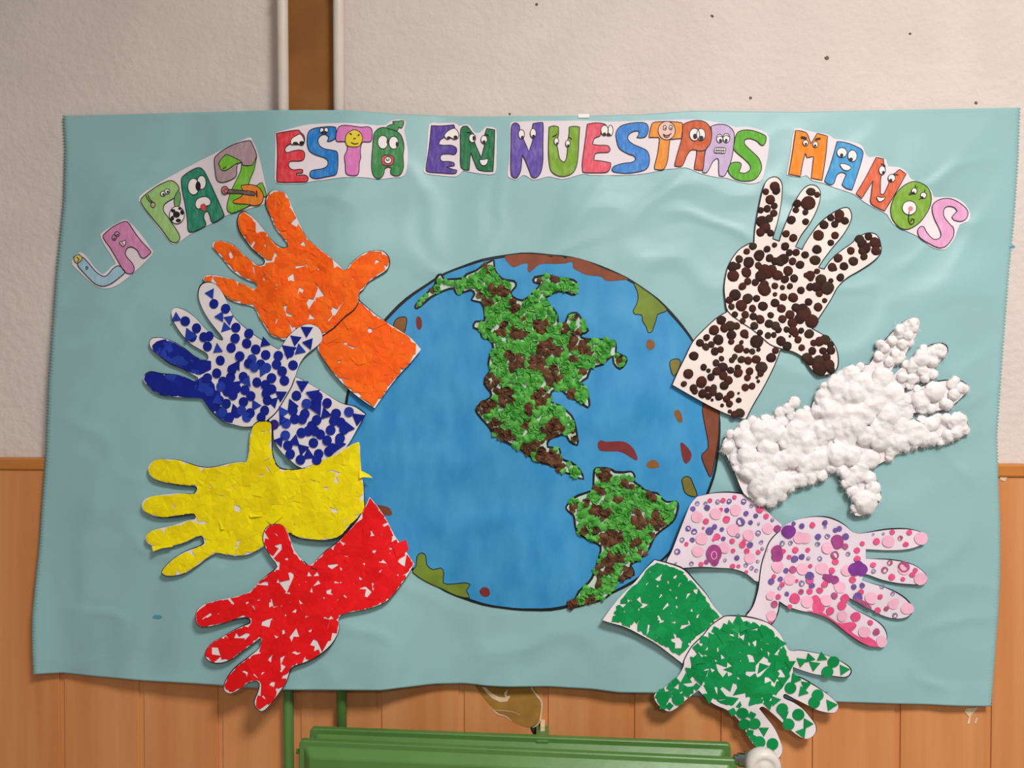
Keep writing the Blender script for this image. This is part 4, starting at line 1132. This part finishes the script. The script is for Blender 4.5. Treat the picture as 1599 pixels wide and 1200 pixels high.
mosaic(t, O, z([(700, 420), (840, 385), (960, 420), (1020, 490), (1060, 570), (1085, 680), (1030, 760), (960, 840), (880, 850), (800, 870), (700, 850), (620, 800), (590, 740), (520, 700), (530, 600), (600, 500), (650, 460)]), dh, rng, 10, 9.5, 15, m_gr, 'triangle_sticker', curl=.0002, sides=(3, 3, 4), layer=.0006, skip=.10)
gd = [disc_mesh('round_sticker', m) for m in m_gr]
gt = [poly_mesh('triangle_sticker', m, TRI) for m in m_gr]
gs = [poly_mesh('square_sticker', m, SQ) for m in m_gr]
zf = lambda p: Z(1140, 960, 5.0, p)
zt2 = lambda p: Z(1020, 940, 6.667, p)
for i, (x, y) in enumerate(zf([(805, 368), (758, 445), (470, 572), (682, 628), (655, 685), (405, 735), (532, 780), (455, 855), (97, 768), (190, 850), (112, 855), (228, 995), (330, 1010)])):
    piece('round_sticker', gd[i % 2], x, y, dh, t, O, 8.8, .0012 + .0003 * (i % 2), 0, 1, .05)
for i, (x, y, r, a) in enumerate(zf([(65, 45, 46, 0), (155, 95, 48, .5), (255, 125, 48, 1.0), (395, 225, 45, .5), (470, 385, 46, 1.05), (555, 365, 46, .9), (620, 340, 44, .3), (655, 395, 48, .9), (715, 330, 44, .1), (885, 430, 48, -1.5), (410, 515, 48, 1.0), (565, 600, 46, .3), (590, 550, 46, .9), (785, 705, 50, -1.5), (600, 850, 48, .5), (560, 920, 48, 1.4), (262, 905, 44, 1.05), (305, 1078, 38, .9), (420, 785, 46, 1.2), (375, 400, 48, .4), (505, 500, 50, .4), (350, 670, 46, .7), (300, 700, 46, 1.3)])):
    piece('triangle_sticker', gt[i % 2], x, y, dh, t, O, r / 5.0, .0010 + .0003 * (i % 3), a, 1, .05)
for i, (x, y) in enumerate(zf([(155, 925), (180, 965), (170, 785), (20, 760)])):
    piece('square_sticker', gs[i % 2], x, y, dh, t, O, 6, .0011, rng.uniform(0, 1.5), 1, .05)
for i, (x, y, r) in enumerate(zt2([(645, 295, 38), (525, 395, 45), (460, 480, 45), (448, 885, 40), (168, 1085, 38), (90, 935, 38), (60, 980, 42), (100, 1080, 42), (230, 830, 42), (180, 885, 42), (350, 940, 50), (150, 965, 45), (380, 920, 45), (230, 940, 45), (750, 270, 45)])):
    piece('square_sticker', gs[i % 2], x, y, dh, t, O, r / 6.667, .0010 + .0003 * (i % 3), rng.uniform(0, 1.5), 1, .05)
for i, (x, y, r, a) in enumerate(zt2([(885, 190, 66, 0), (610, 370, 62, .6), (390, 730, 80, .9), (340, 810, 72, .1), (490, 810, 66, 1.3), (470, 600, 80, .1), (430, 620, 70, .7), (300, 890, 66, .5), (720, 370, 66, 1.0), (800, 250, 62, .2), (580, 990, 72, 1.1), (940, 270, 60, .4)])):
    piece('triangle_sticker', gt[i % 2], x, y, dh, t, O, r / 6.667, .0011 + .0003 * (i % 3), a, 1, .05)
for (x, y, r) in zt2([(258, 1010, 62), (100, 1005, 60)]):
    piece('round_sticker', gd[0], x, y, dh, t, O, r / 6.667, .0018, 0, 1, .05)

# ------------------------------------------------------------------ words
m_strip = mat('drawing_paper', (228, 216, 222), .6, .02, 20)
m_eye = mat('paper_white_eye', (238, 230, 228), .6, .02, 20)
m_line = mat('fine_black_pen', (36, 28, 36), .6, .1, 100)


def crayon(rgb):
    k = 'crayon_%d_%d_%d' % rgb
    lt = tuple(int(c + (255 - c) * .22) for c in rgb)
    return mat(k, rgb, .65, 0, 130, rgb2=lt, stretch=(1.4, 1, .5), detail=4, spec=.2, lo=.42, hi=.78)


def word(name, label, strip, off):
    c = tuple(np.mean(np.array(strip), 0))
    O = P(c[0], c[1], D(*c))
    t = thing(name, O, label, 'lettering', 'lettered strips along the top of the mural')
    df = lambda x, y: D(x, y) + off
    sheet('strip', smooth_closed(strip, 2), df, .0003, m_strip, t, O, 14)
    return t, O, df


def letter(ctx, z, s, ch, rgb, pts, whites=(), pupils=(), fills=(), lines=(), corners='auto', n=2):
    t, O, df = ctx
    q = z(pts)
    cor = ()
    if corners == 'auto':
        cor = []
        for i in range(len(q)):
            a, b, c = (np.array(q[(i + k) % len(q)]) for k in (-1, 0, 1))
            u, v = b - a, c - b
            if np.dot(u, v) < .35 * np.linalg.norm(u) * np.linalg.norm(v):
                cor.append(i)
    sp = smooth_closed(q, n + 1, cor)
    L = sheet('letter_' + ch, sp, up(df, .0010), .0009, crayon(rgb), t, O, 16)
    ribbon('ink_outline', sp, 1.25, up(df, .00105), m_line, L, O, True)
    for (p, col) in fills:
        f = smooth_closed(z(p), 2) if len(p) > 4 or not isinstance(p, tuple) else ellipse(*z([p[:2]])[0], p[2] / s, p[3] / s)
        sheet('drawn_detail', f, up(df, .0014), .0004, crayon(col), L, O, 0)
        ribbon('ink_outline', f, 1.1, up(df, .00145), m_line, L, O, True)
    for p in whites:
        f = ellipse(*z([p[:2]])[0], p[2] / s, p[3] / s) if isinstance(p, tuple) else smooth_closed(z(p), 2)
        sheet('eye' if isinstance(p, tuple) else 'white_area', f, up(df, .0018), .0004, m_eye, L, O, 0)
        ribbon('ink_outline', f, 1.1, up(df, .00185), m_line, L, O, True)
    for p in pupils:
        sheet('pupil', ellipse(*z([p[:2]])[0], p[2] / s, p[3] / s, 12), up(df, .0022), .0004, m_line, L, O, 0)
    for (p, w) in lines:
        ribbon('pen_line', smooth_open(z(p), 3), w, up(df, .0022), m_line, L, O)
    return L


# LA
s = 4.2844
z = lambda p: Z(100, 180, 4.2844, p)
c = word('word_strip', 'paper cut-out word LA, pale blue L and pink A', z([(95, 922), (60, 960), (55, 1000), (105, 1050), (190, 1130), (260, 1160), (330, 1150), (420, 1095), (585, 940), (580, 890), (500, 780), (430, 708), (390, 703), (260, 780), (246, 820), (290, 900), (345, 990), (320, 1010), (270, 1060), (240, 1055), (190, 1000), (150, 945), (120, 920)]), .0012)
letter(c, z, s, 'l', (150, 190, 206), [(125, 950), (160, 985), (210, 1045), (260, 1078), (290, 1070), (330, 1025), (365, 1008), (400, 1035), (405, 1055), (360, 1095), (310, 1130), (260, 1145), (210, 1130), (160, 1085), (110, 1030), (90, 1000), (100, 970)],
       fills=[([(65, 960), (75, 943), (95, 933), (120, 950), (116, 970), (95, 988), (75, 985)], (214, 200, 110))], lines=[([(85, 950), (100, 965), (88, 980)], 1.2), ([(148, 1012), (160, 1018), (155, 1030), (147, 1028), (148, 1012)], 1), ([(66, 955), (60, 948)], 1), ([(100, 935), (100, 926)], 1)])
letter(c, z, s, 'a', (206, 130, 172), [(262, 820), (275, 790), (330, 745), (400, 712), (430, 720), (460, 765), (510, 835), (575, 905), (575, 925), (535, 957), (510, 945), (490, 905), (455, 882), (425, 888), (410, 920), (420, 950), (455, 990), (470, 1030), (455, 1058), (425, 1060), (395, 1035), (360, 975), (310, 890)],
       fills=[((336, 818, 15, 18), (196, 130, 168)), ((354, 796, 16, 17), (196, 130, 168))], whites=[[(370, 850), (390, 845), (410, 838), (410, 865), (392, 878)]], lines=[([(332, 826), (342, 822)], 1.6), ([(352, 802), (362, 798)], 1.6), ([(385, 850), (400, 868)], 1)])
# PAZ
c = word('word_strip', 'paper cut-out word PAZ with a ball on the P and a guitar on the Z', z([(503, 545), (600, 475), (720, 405), (900, 310), (1060, 230), (1230, 150), (1260, 170), (1300, 260), (1340, 430), (1362, 540), (1345, 590), (1290, 612), (1180, 640), (1080, 675), (950, 745), (840, 800), (760, 857), (720, 860), (660, 790), (560, 660), (513, 600)]), .0012)
letter(c, z, s, 'p', (146, 188, 112), [(515, 560), (600, 490), (660, 455), (715, 437), (755, 460), (770, 500), (740, 550), (700, 575), (670, 600), (665, 640), (690, 675), (720, 720), (760, 780), (775, 820), (760, 848), (735, 852), (705, 835), (650, 760), (580, 675), (530, 610)],
       fills=[([(768, 500), (780, 560), (768, 610), (742, 608), (738, 552)], (104, 160, 84)), ((595, 600, 15, 18), (180, 160, 120))], whites=[(662, 526, 17, 17), (690, 510, 17, 17), (755, 668, 50, 58)],
       pupils=[(666, 530, 8, 8), (694, 513, 8, 8), (752, 665, 24, 22), (730, 640, 15, 12), (790, 650, 13, 18), (765, 705, 18, 13), (725, 690, 12, 16), (775, 625, 12, 9)], lines=[([(548, 535), (562, 565), (588, 588)], 1.1), ([(560, 530), (574, 560), (596, 584)], 1.1)])
letter(c, z, s, 'a', (38, 128, 100), [(785, 430), (800, 405), (850, 370), (905, 350), (940, 380), (980, 460), (1030, 570), (1068, 660), (1065, 680), (1010, 715), (985, 710), (975, 670), (960, 640), (940, 655), (935, 690), (950, 730), (930, 750), (860, 782), (830, 770), (825, 700), (810, 600), (790, 500)],
       whites=[(866, 478, 38, 55), (920, 450, 30, 46), [(880, 580), (900, 555), (950, 545), (980, 570), (975, 600), (940, 610), (900, 628), (880, 610)]], pupils=[(897, 475, 18, 32)], lines=[([(895, 450), (897, 500)], .8)])
LT, LO, ldf = c
sheet('tongue', smooth_closed(z([(912, 605), (935, 590), (952, 610), (942, 640), (920, 632)]), 2), up(ldf, .0024), .0006, crayon((200, 60, 60)), LT, LO, 0)
L = letter(c, z, s, 'z', (172, 142, 148), [(1005, 300), (1020, 270), (1070, 230), (1150, 190), (1240, 170), (1260, 195), (1288, 265), (1280, 310), (1260, 335), (1200, 335), (1190, 315), (1160, 320), (1155, 360), (1150, 410), (1100, 440), (1050, 450), (1020, 430), (1010, 370)],
       fills=[([(1190, 312), (1196, 336), (1260, 335), (1286, 280), (1270, 370), (1235, 460), (1290, 470), (1325, 450), (1355, 540), (1330, 545), (1250, 600), (1180, 635), (1120, 655), (1090, 630), (1100, 560), (1130, 480), (1165, 410), (1185, 360)], (112, 184, 48)),
              ([(1035, 320), (1075, 268), (1110, 270), (1150, 290), (1187, 312), (1150, 325), (1115, 350), (1080, 370), (1050, 365), (1042, 340)], (112, 184, 48))])
for p, col, h in (([(1185, 470), (1260, 465), (1310, 490), (1335, 540), (1320, 590), (1280, 605), (1220, 595), (1140, 590), (1135, 570), (1180, 550), (1200, 520), (1190, 490)], (232, 126, 36), .0019), ([(1080, 495), (1180, 503), (1270, 512), (1272, 540), (1180, 525), (1080, 520)], (104, 86, 84), .0022), ([(1055, 485), (1085, 476), (1098, 500), (1085, 527), (1058, 520)], (206, 120, 110), .0024)):
    f = smooth_closed(z(p), 2)
    sheet('drawn_detail', f, up(ldf, h), .0004, crayon(col), L, LO, 0)
    ribbon('ink_outline', f, 1.1, up(ldf, h + .0001), m_line, L, LO, True)
ribbon('pen_line', z([(1288, 505), (1290, 548)]), 1.8, up(ldf, .0027), m_line, L, LO)
ribbon('pen_line', smooth_open(z([(1062, 358), (1078, 350), (1084, 342)]), 3), 1, up(ldf, .0019), m_line, L, LO)

# ESTÁ
s = 6.6625
z = lambda p: Z(420, 180, 6.6625, p)
c = word('word_strip', 'paper cut-out word ESTÁ, red E, blue S, pink T, green A', z([(70, 188), (150, 160), (260, 130), (380, 100), (500, 90), (700, 82), (850, 82), (1000, 92), (1120, 105), (1220, 98), (1280, 52), (1410, 48), (1418, 110), (1405, 160), (1420, 230), (1442, 350), (1442, 480), (1422, 600), (1380, 642), (1290, 650), (1140, 668), (1060, 655), (950, 645), (800, 645), (700, 655), (560, 675), (440, 690), (350, 712), (200, 714), (72, 705), (60, 600), (63, 400), (66, 280)]), .0012)
letter(c, z, s, 'e', (214, 54, 64), [(78, 190), (170, 172), (300, 155), (330, 180), (365, 215), (370, 270), (350, 300), (290, 305), (220, 300), (180, 325), (165, 365), (190, 390), (240, 375), (310, 362), (360, 375), (372, 420), (355, 465), (300, 478), (230, 478), (205, 500), (210, 540), (250, 568), (320, 562), (352, 570), (350, 600), (285, 605), (290, 625), (370, 622), (405, 645), (400, 685), (360, 695), (220, 698), (100, 695), (82, 670), (85, 550), (90, 400), (85, 280)],
       whites=[[(225, 280), (240, 240), (280, 215), (325, 196), (360, 240), (366, 290), (340, 312), (300, 297), (240, 305)]], pupils=[(275, 292, 28, 16), (342, 288, 26, 20)])
letter(c, z, s, 's', (34, 118, 196), [(400, 220), (415, 170), (460, 140), (540, 125), (640, 118), (695, 125), (700, 180), (690, 240), (640, 270), (605, 272), (620, 230), (590, 200), (540, 210), (510, 260), (530, 320), (580, 350), (660, 365), (710, 385), (718, 480), (712, 570), (690, 620), (600, 640), (500, 660), (440, 645), (425, 610), (450, 575), (560, 555), (610, 520), (610, 470), (570, 440), (480, 410), (420, 370), (398, 300)],
       whites=[(550, 158, 20, 28), (596, 155, 20, 28)], pupils=[(558, 178, 14, 14), (590, 178, 14, 14)])
L = letter(c, z, s, 't', (212, 116, 182), [(695, 250), (705, 170), (730, 120), (780, 105), (850, 110), (960, 125), (1030, 120), (1070, 150), (1072, 230), (1055, 275), (980, 278), (960, 310), (950, 380), (955, 440), (940, 500), (935, 590), (910, 625), (840, 625), (800, 600), (795, 520), (785, 430), (810, 370), (815, 320), (790, 275), (720, 275)],
       fills=[([(795, 240), (815, 190), (880, 150), (940, 170), (975, 230), (955, 300), (920, 328), (830, 325), (800, 290)], (222, 198, 40))], lines=[([(842, 185), (860, 202)], 1.8), ([(925, 212), (942, 200)], 1.8), ([(880, 245), (892, 238), (905, 245)], 1.2), ([(855, 282), (890, 298), (930, 290)], 1.2)])
letter(c, z, s, 'a', (58, 130, 72), [(1085, 240), (1100, 180), (1150, 135), (1220, 130), (1330, 170), (1380, 220), (1405, 320), (1395, 420), (1400, 540), (1370, 615), (1320, 632), (1275, 615), (1265, 580), (1275, 550), (1240, 540), (1205, 560), (1195, 610), (1165, 650), (1130, 660), (1090, 630), (1070, 560), (1070, 430), (1080, 330)],
       fills=[([(1218, 130), (1260, 100), (1305, 90), (1285, 65), (1345, 62), (1405, 58), (1385, 130), (1350, 125), (1335, 165), (1290, 150)], (72, 140, 84)), ([(1170, 450), (1190, 420), (1240, 415), (1295, 430), (1300, 480), (1280, 515), (1230, 525), (1180, 510)], (208, 84, 84))],
       whites=[(1185, 280, 54, 70), (1298, 286, 50, 66), (1238, 468, 38, 36)], pupils=[(1238, 275, 14, 28), (1332, 302, 14, 28)], lines=[([(1222, 450), (1224, 468), (1248, 468), (1248, 450)], 1.2)])

# EN
s = 5.7107
z = lambda p: Z(650, 180, 5.7107, p)
c = word('word_strip', 'paper cut-out word EN, purple E and dark green N', z([(115, 80), (200, 72), (340, 68), (380, 95), (400, 90), (460, 82), (500, 120), (520, 155), (570, 155), (610, 112), (640, 102), (712, 122), (716, 250), (714, 400), (702, 518), (600, 525), (480, 507), (420, 495), (400, 512), (350, 547), (200, 537), (90, 522), (68, 490), (88, 400), (100, 250)]), .0012)
letter(c, z, s, 'e', (86, 62, 150), [(135, 92), (230, 95), (335, 85), (345, 115), (290, 135), (255, 170), (250, 195), (215, 220), (200, 260), (240, 268), (310, 268), (355, 290), (360, 325), (340, 350), (290, 345), (230, 350), (215, 380), (230, 410), (290, 412), (335, 425), (340, 450), (310, 455), (265, 460), (320, 480), (362, 490), (355, 515), (320, 522), (220, 515), (110, 505), (88, 470), (110, 330), (125, 200)],
       whites=[[(255, 170), (290, 135), (345, 116), (377, 160), (375, 200), (340, 215), (310, 200), (280, 215), (255, 195)]], pupils=[(290, 200, 18, 12), (350, 196, 18, 16)])
letter(c, z, s, 'n', (34, 112, 68), [(398, 120), (455, 97), (500, 155), (525, 190), (520, 240), (580, 380), (600, 300), (610, 250), (600, 200), (612, 170), (628, 118), (700, 130), (695, 300), (685, 500), (560, 490), (520, 420), (485, 330), (478, 400), (472, 490), (400, 465), (395, 300)],
       whites=[(500, 205, 30, 38), (605, 216, 28, 36), [(565, 400), (600, 395), (640, 390), (630, 435), (600, 450), (575, 435)]], pupils=[(514, 205, 12, 22), (605, 236, 14, 12)], lines=[([(452, 152), (475, 152), (490, 160)], 1.5), ([(605, 182), (625, 170), (645, 182)], 1.3)])
# NUESTRAS
z3, s3 = z, s
s = 5.5138
z = lambda p: Z(920, 180, 5.5138, p)
c = word('word_strip', 'long paper cut-out word NUESTRAS in eight coloured letters', z3([(838, 75), (900, 58), (1100, 52), (1300, 50), (1500, 48)]) + z([(0, 48), (200, 55), (500, 46), (700, 40), (900, 36), (1050, 52), (1200, 82), (1270, 105), (1350, 98), (1480, 128), (1548, 190), (1538, 350), (1505, 500), (1470, 572), (1380, 590), (1280, 572), (1190, 542), (1100, 535), (960, 502), (880, 467), (820, 450), (740, 460), (640, 467), (540, 492), (400, 512), (200, 517), (0, 515)]) + z3([(1500, 522), (1400, 547), (1300, 572), (1190, 547), (1120, 562), (1040, 577), (980, 540), (940, 540), (890, 577), (838, 560), (813, 530), (828, 400), (833, 200)]), .0012)
letter(c, z3, s3, 'n', (100, 78, 164), [(848, 110), (865, 75), (895, 70), (920, 95), (925, 140), (950, 200), (1005, 325), (1040, 220), (1040, 180), (1035, 130), (1040, 75), (1110, 65), (1132, 85), (1130, 250), (1130, 400), (1110, 510), (1070, 555), (1030, 550), (1010, 500), (970, 400), (945, 350), (940, 420), (930, 500), (900, 555), (865, 555), (845, 520), (842, 400), (845, 250)],
       whites=[(938, 170, 27, 42), (1043, 160, 26, 42)], pupils=[(947, 198, 14, 15), (1046, 188, 13, 15)])
letter(c, z3, s3, 'u', (122, 162, 50), [(1185, 105), (1230, 95), (1268, 105), (1268, 180), (1250, 240), (1262, 300), (1280, 390), (1320, 420), (1340, 380), (1350, 290), (1345, 240), (1360, 190), (1365, 105), (1410, 98), (1458, 105), (1452, 200), (1445, 330), (1430, 450), (1390, 520), (1310, 547), (1240, 530), (1195, 480), (1180, 350), (1180, 220)],
       whites=[(1250, 232, 20, 32), (1352, 252, 20, 30)], pupils=[(1257, 252, 10, 11), (1355, 270, 10, 11)], lines=[([(1215, 192), (1240, 180), (1258, 165)], 1.3), ([(1362, 195), (1378, 205), (1385, 218)], 1.3)])
letter(c, z, s, 'e', (224, 88, 106), [(-16, 77), (60, 65), (130, 75), (150, 95), (110, 120), (100, 160), (90, 180), (45, 200), (30, 250), (80, 258), (160, 262), (182, 295), (165, 318), (90, 322), (50, 335), (42, 388), (110, 395), (185, 410), (180, 460), (140, 492), (0, 496), (-55, 490), (-60, 420), (-45, 300), (-25, 150)],
       whites=[(133, 130, 32, 44), (184, 130, 22, 44)], pupils=[(132, 160, 14, 12), (168, 166, 16, 12)])
letter(c, z, s, 's', (62, 128, 206), [(232, 150), (270, 95), (350, 70), (450, 62), (500, 80), (510, 130), (490, 180), (450, 195), (410, 190), (430, 160), (425, 135), (380, 140), (340, 170), (335, 210), (380, 250), (450, 280), (500, 310), (520, 370), (510, 440), (470, 475), (380, 495), (300, 500), (220, 490), (195, 470), (215, 440), (290, 415), (370, 405), (400, 380), (385, 350), (320, 325), (260, 285), (238, 220)])
letter(c, z, s, 't', (230, 142, 56), [(515, 190), (530, 110), (550, 65), (620, 55), (700, 55), (795, 65), (805, 100), (800, 160), (795, 200), (730, 205), (695, 210), (685, 300), (675, 390), (650, 455), (620, 470), (565, 465), (565, 430), (590, 330), (605, 215), (600, 192)],
       fills=[((668, 132, 74, 80), (230, 186, 172))], whites=[(652, 108, 14, 20), (703, 106, 14, 20)], pupils=[(655, 112, 6, 8), (704, 112, 6, 8)], lines=[([(640, 160), (660, 175), (690, 168), (708, 155)], 1.2), ([(640, 168), (655, 188), (680, 186), (695, 168)], 1.2)])
letter(c, z, s, 'r', (198, 92, 54), [(805, 90), (850, 60), (920, 45), (990, 55), (1040, 100), (1055, 170), (1040, 250), (1000, 300), (990, 380), (980, 460), (960, 475), (905, 465), (910, 420), (925, 340), (925, 300), (880, 300), (845, 340), (820, 400), (795, 440), (750, 440), (737, 425), (760, 330), (790, 230), (805, 160)],
       whites=[(908, 166, 44, 54), (963, 166, 38, 52)], pupils=[(912, 182, 18, 24), (966, 196, 19, 20)], lines=[([(925, 302), (960, 306), (998, 300)], 1)])
letter(c, z, s, 'a', (194, 168, 206), [(1050, 95), (1110, 78), (1180, 85), (1230, 120), (1250, 175), (1240, 300), (1220, 400), (1190, 480), (1160, 525), (1120, 520), (1115, 470), (1115, 390), (1100, 370), (1065, 400), (1040, 450), (1010, 495), (975, 490), (985, 440), (1000, 310), (1040, 250), (1056, 180)],
       whites=[(1124, 200, 27, 37), (1182, 197, 29, 40), [(1085, 282), (1130, 278), (1174, 284), (1168, 326), (1125, 325), (1080, 322)]], pupils=[(1130, 218, 12, 15), (1180, 217, 12, 15)],
       lines=[([(1084, 303), (1170, 306)], 1.1)] + [([(1098 + 15 * k, 281), (1095 + 15 * k, 324)], .8) for k in range(5)] + [([(1104, 190), (1125, 178), (1148, 190)], .8), ([(1160, 185), (1182, 172), (1206, 186)], .8)])
letter(c, z, s, 's', (90, 168, 44), [(1250, 240), (1270, 160), (1320, 130), (1400, 130), (1500, 165), (1525, 195), (1510, 250), (1480, 255), (1440, 220), (1380, 200), (1340, 210), (1340, 250), (1400, 310), (1460, 370), (1485, 440), (1470, 500), (1420, 555), (1340, 568), (1260, 550), (1205, 500), (1200, 450), (1230, 410), (1290, 405), (1310, 430), (1290, 490), (1340, 500), (1385, 470), (1385, 430), (1340, 380), (1280, 330), (1245, 290)])
# MANOS
s = 5.33
z = lambda p: Z(1220, 190, 5.33, p)
c = word('word_strip', 'paper cut-out word MANOS slanting down, orange M to pink S', z([(108, 60), (200, 72), (280, 88), (390, 108), (430, 138), (470, 148), (600, 172), (672, 200), (702, 270), (740, 298), (800, 287), (872, 318), (892, 372), (980, 378), (1050, 428), (1080, 478), (1200, 528), (1252, 580), (1272, 628), (1350, 627), (1450, 637), (1532, 688), (1573, 770), (1553, 832), (1482, 862), (1452, 950), (1392, 1042), (1330, 1068), (1230, 1033), (1130, 952), (1040, 912), (930, 852), (880, 772), (780, 722), (680, 662), (600, 602), (450, 552), (350, 512), (260, 492), (210, 447), (160, 462), (58, 447), (48, 420), (78, 250)]), .0012)
letter(c, z, s, 'm', (238, 132, 34), [(120, 72), (205, 90), (235, 150), (245, 185), (275, 140), (298, 97), (385, 120), (370, 290), (340, 488), (250, 470), (270, 290), (215, 300), (200, 262), (175, 360), (160, 455), (62, 437), (90, 280)],
       whites=[(203, 177, 23, 25), (285, 190, 22, 25)], pupils=[(205, 186, 10, 10), (283, 199, 10, 10)], lines=[([(165, 128), (190, 132), (212, 142)], 3), ([(285, 150), (305, 142), (328, 140)], 3)])
letter(c, z, s, 'a', (62, 148, 206), [(465, 165), (540, 175), (620, 205), (678, 245), (670, 320), (640, 420), (590, 568), (540, 555), (505, 525), (540, 440), (520, 425), (490, 425), (460, 450), (440, 510), (410, 525), (370, 505), (365, 480), (400, 390), (440, 260)],
       whites=[(505, 257, 42, 41), (593, 285, 38, 48), [(490, 352), (535, 352), (582, 378), (560, 406), (520, 402), (498, 378)]], pupils=[(503, 280, 14, 16), (580, 315, 16, 16)])
letter(c, z, s, 'n', (214, 98, 64), [(790, 297), (850, 310), (855, 360), (865, 400), (830, 460), (825, 600), (855, 600), (900, 500), (895, 460), (930, 440), (985, 398), (1040, 435), (960, 580), (860, 745), (750, 685), (750, 600), (765, 490), (720, 560), (670, 640), (622, 600), (700, 470)],
       whites=[(840, 405, 27, 36), (920, 470, 30, 32), [(795, 622), (830, 632), (866, 628), (850, 655), (818, 668), (802, 650)]], pupils=[(850, 424, 12, 14), (912, 489, 13, 14)], lines=[([(830, 350), (850, 355), (868, 372)], 1.2), ([(925, 438), (950, 440), (975, 442)], 1.2)])
letter(c, z, s, 'o', (122, 166, 54), [(915, 700), (950, 610), (1010, 540), (1090, 500), (1160, 510), (1220, 550), (1248, 620), (1240, 700), (1200, 780), (1140, 850), (1060, 895), (990, 885), (930, 820), (912, 760)],
       whites=[(1108, 577, 23, 25), (1184, 613, 25, 25), (1067, 718, 60, 58)], pupils=[(1102, 592, 10, 10), (1173, 631, 11, 10)], lines=[([(1065, 745), (1060, 810), (1075, 852), (1100, 845), (1106, 815), (1085, 810), (1082, 832)], 1.2), ([(1118, 550), (1116, 525)], 1), ([(1128, 555), (1136, 538)], 1), ([(1195, 585), (1196, 565)], 1), ([(1092, 600), (1065, 610)], 1), ([(1165, 637), (1148, 648)], 1), ([(1090, 592), (1062, 596)], 1)])
LT, LO, ldf = c
sheet('tongue', ellipse(*z([(1077, 725)])[0], 20 / s, 21 / s), up(ldf, .0024), .0006, crayon((214, 110, 130)), LT, LO, 0)
letter(c, z, s, 's', (220, 154, 194), [(1255, 730), (1270, 680), (1330, 645), (1410, 642), (1490, 680), (1550, 740), (1545, 800), (1500, 830), (1440, 820), (1420, 795), (1440, 770), (1465, 745), (1440, 715), (1390, 705), (1355, 730), (1355, 790), (1400, 850), (1435, 890), (1430, 960), (1380, 1030), (1320, 1052), (1250, 1025), (1160, 970), (1135, 920), (1150, 880), (1185, 875), (1210, 920), (1260, 975), (1310, 975), (1330, 940), (1310, 880), (1275, 810)])
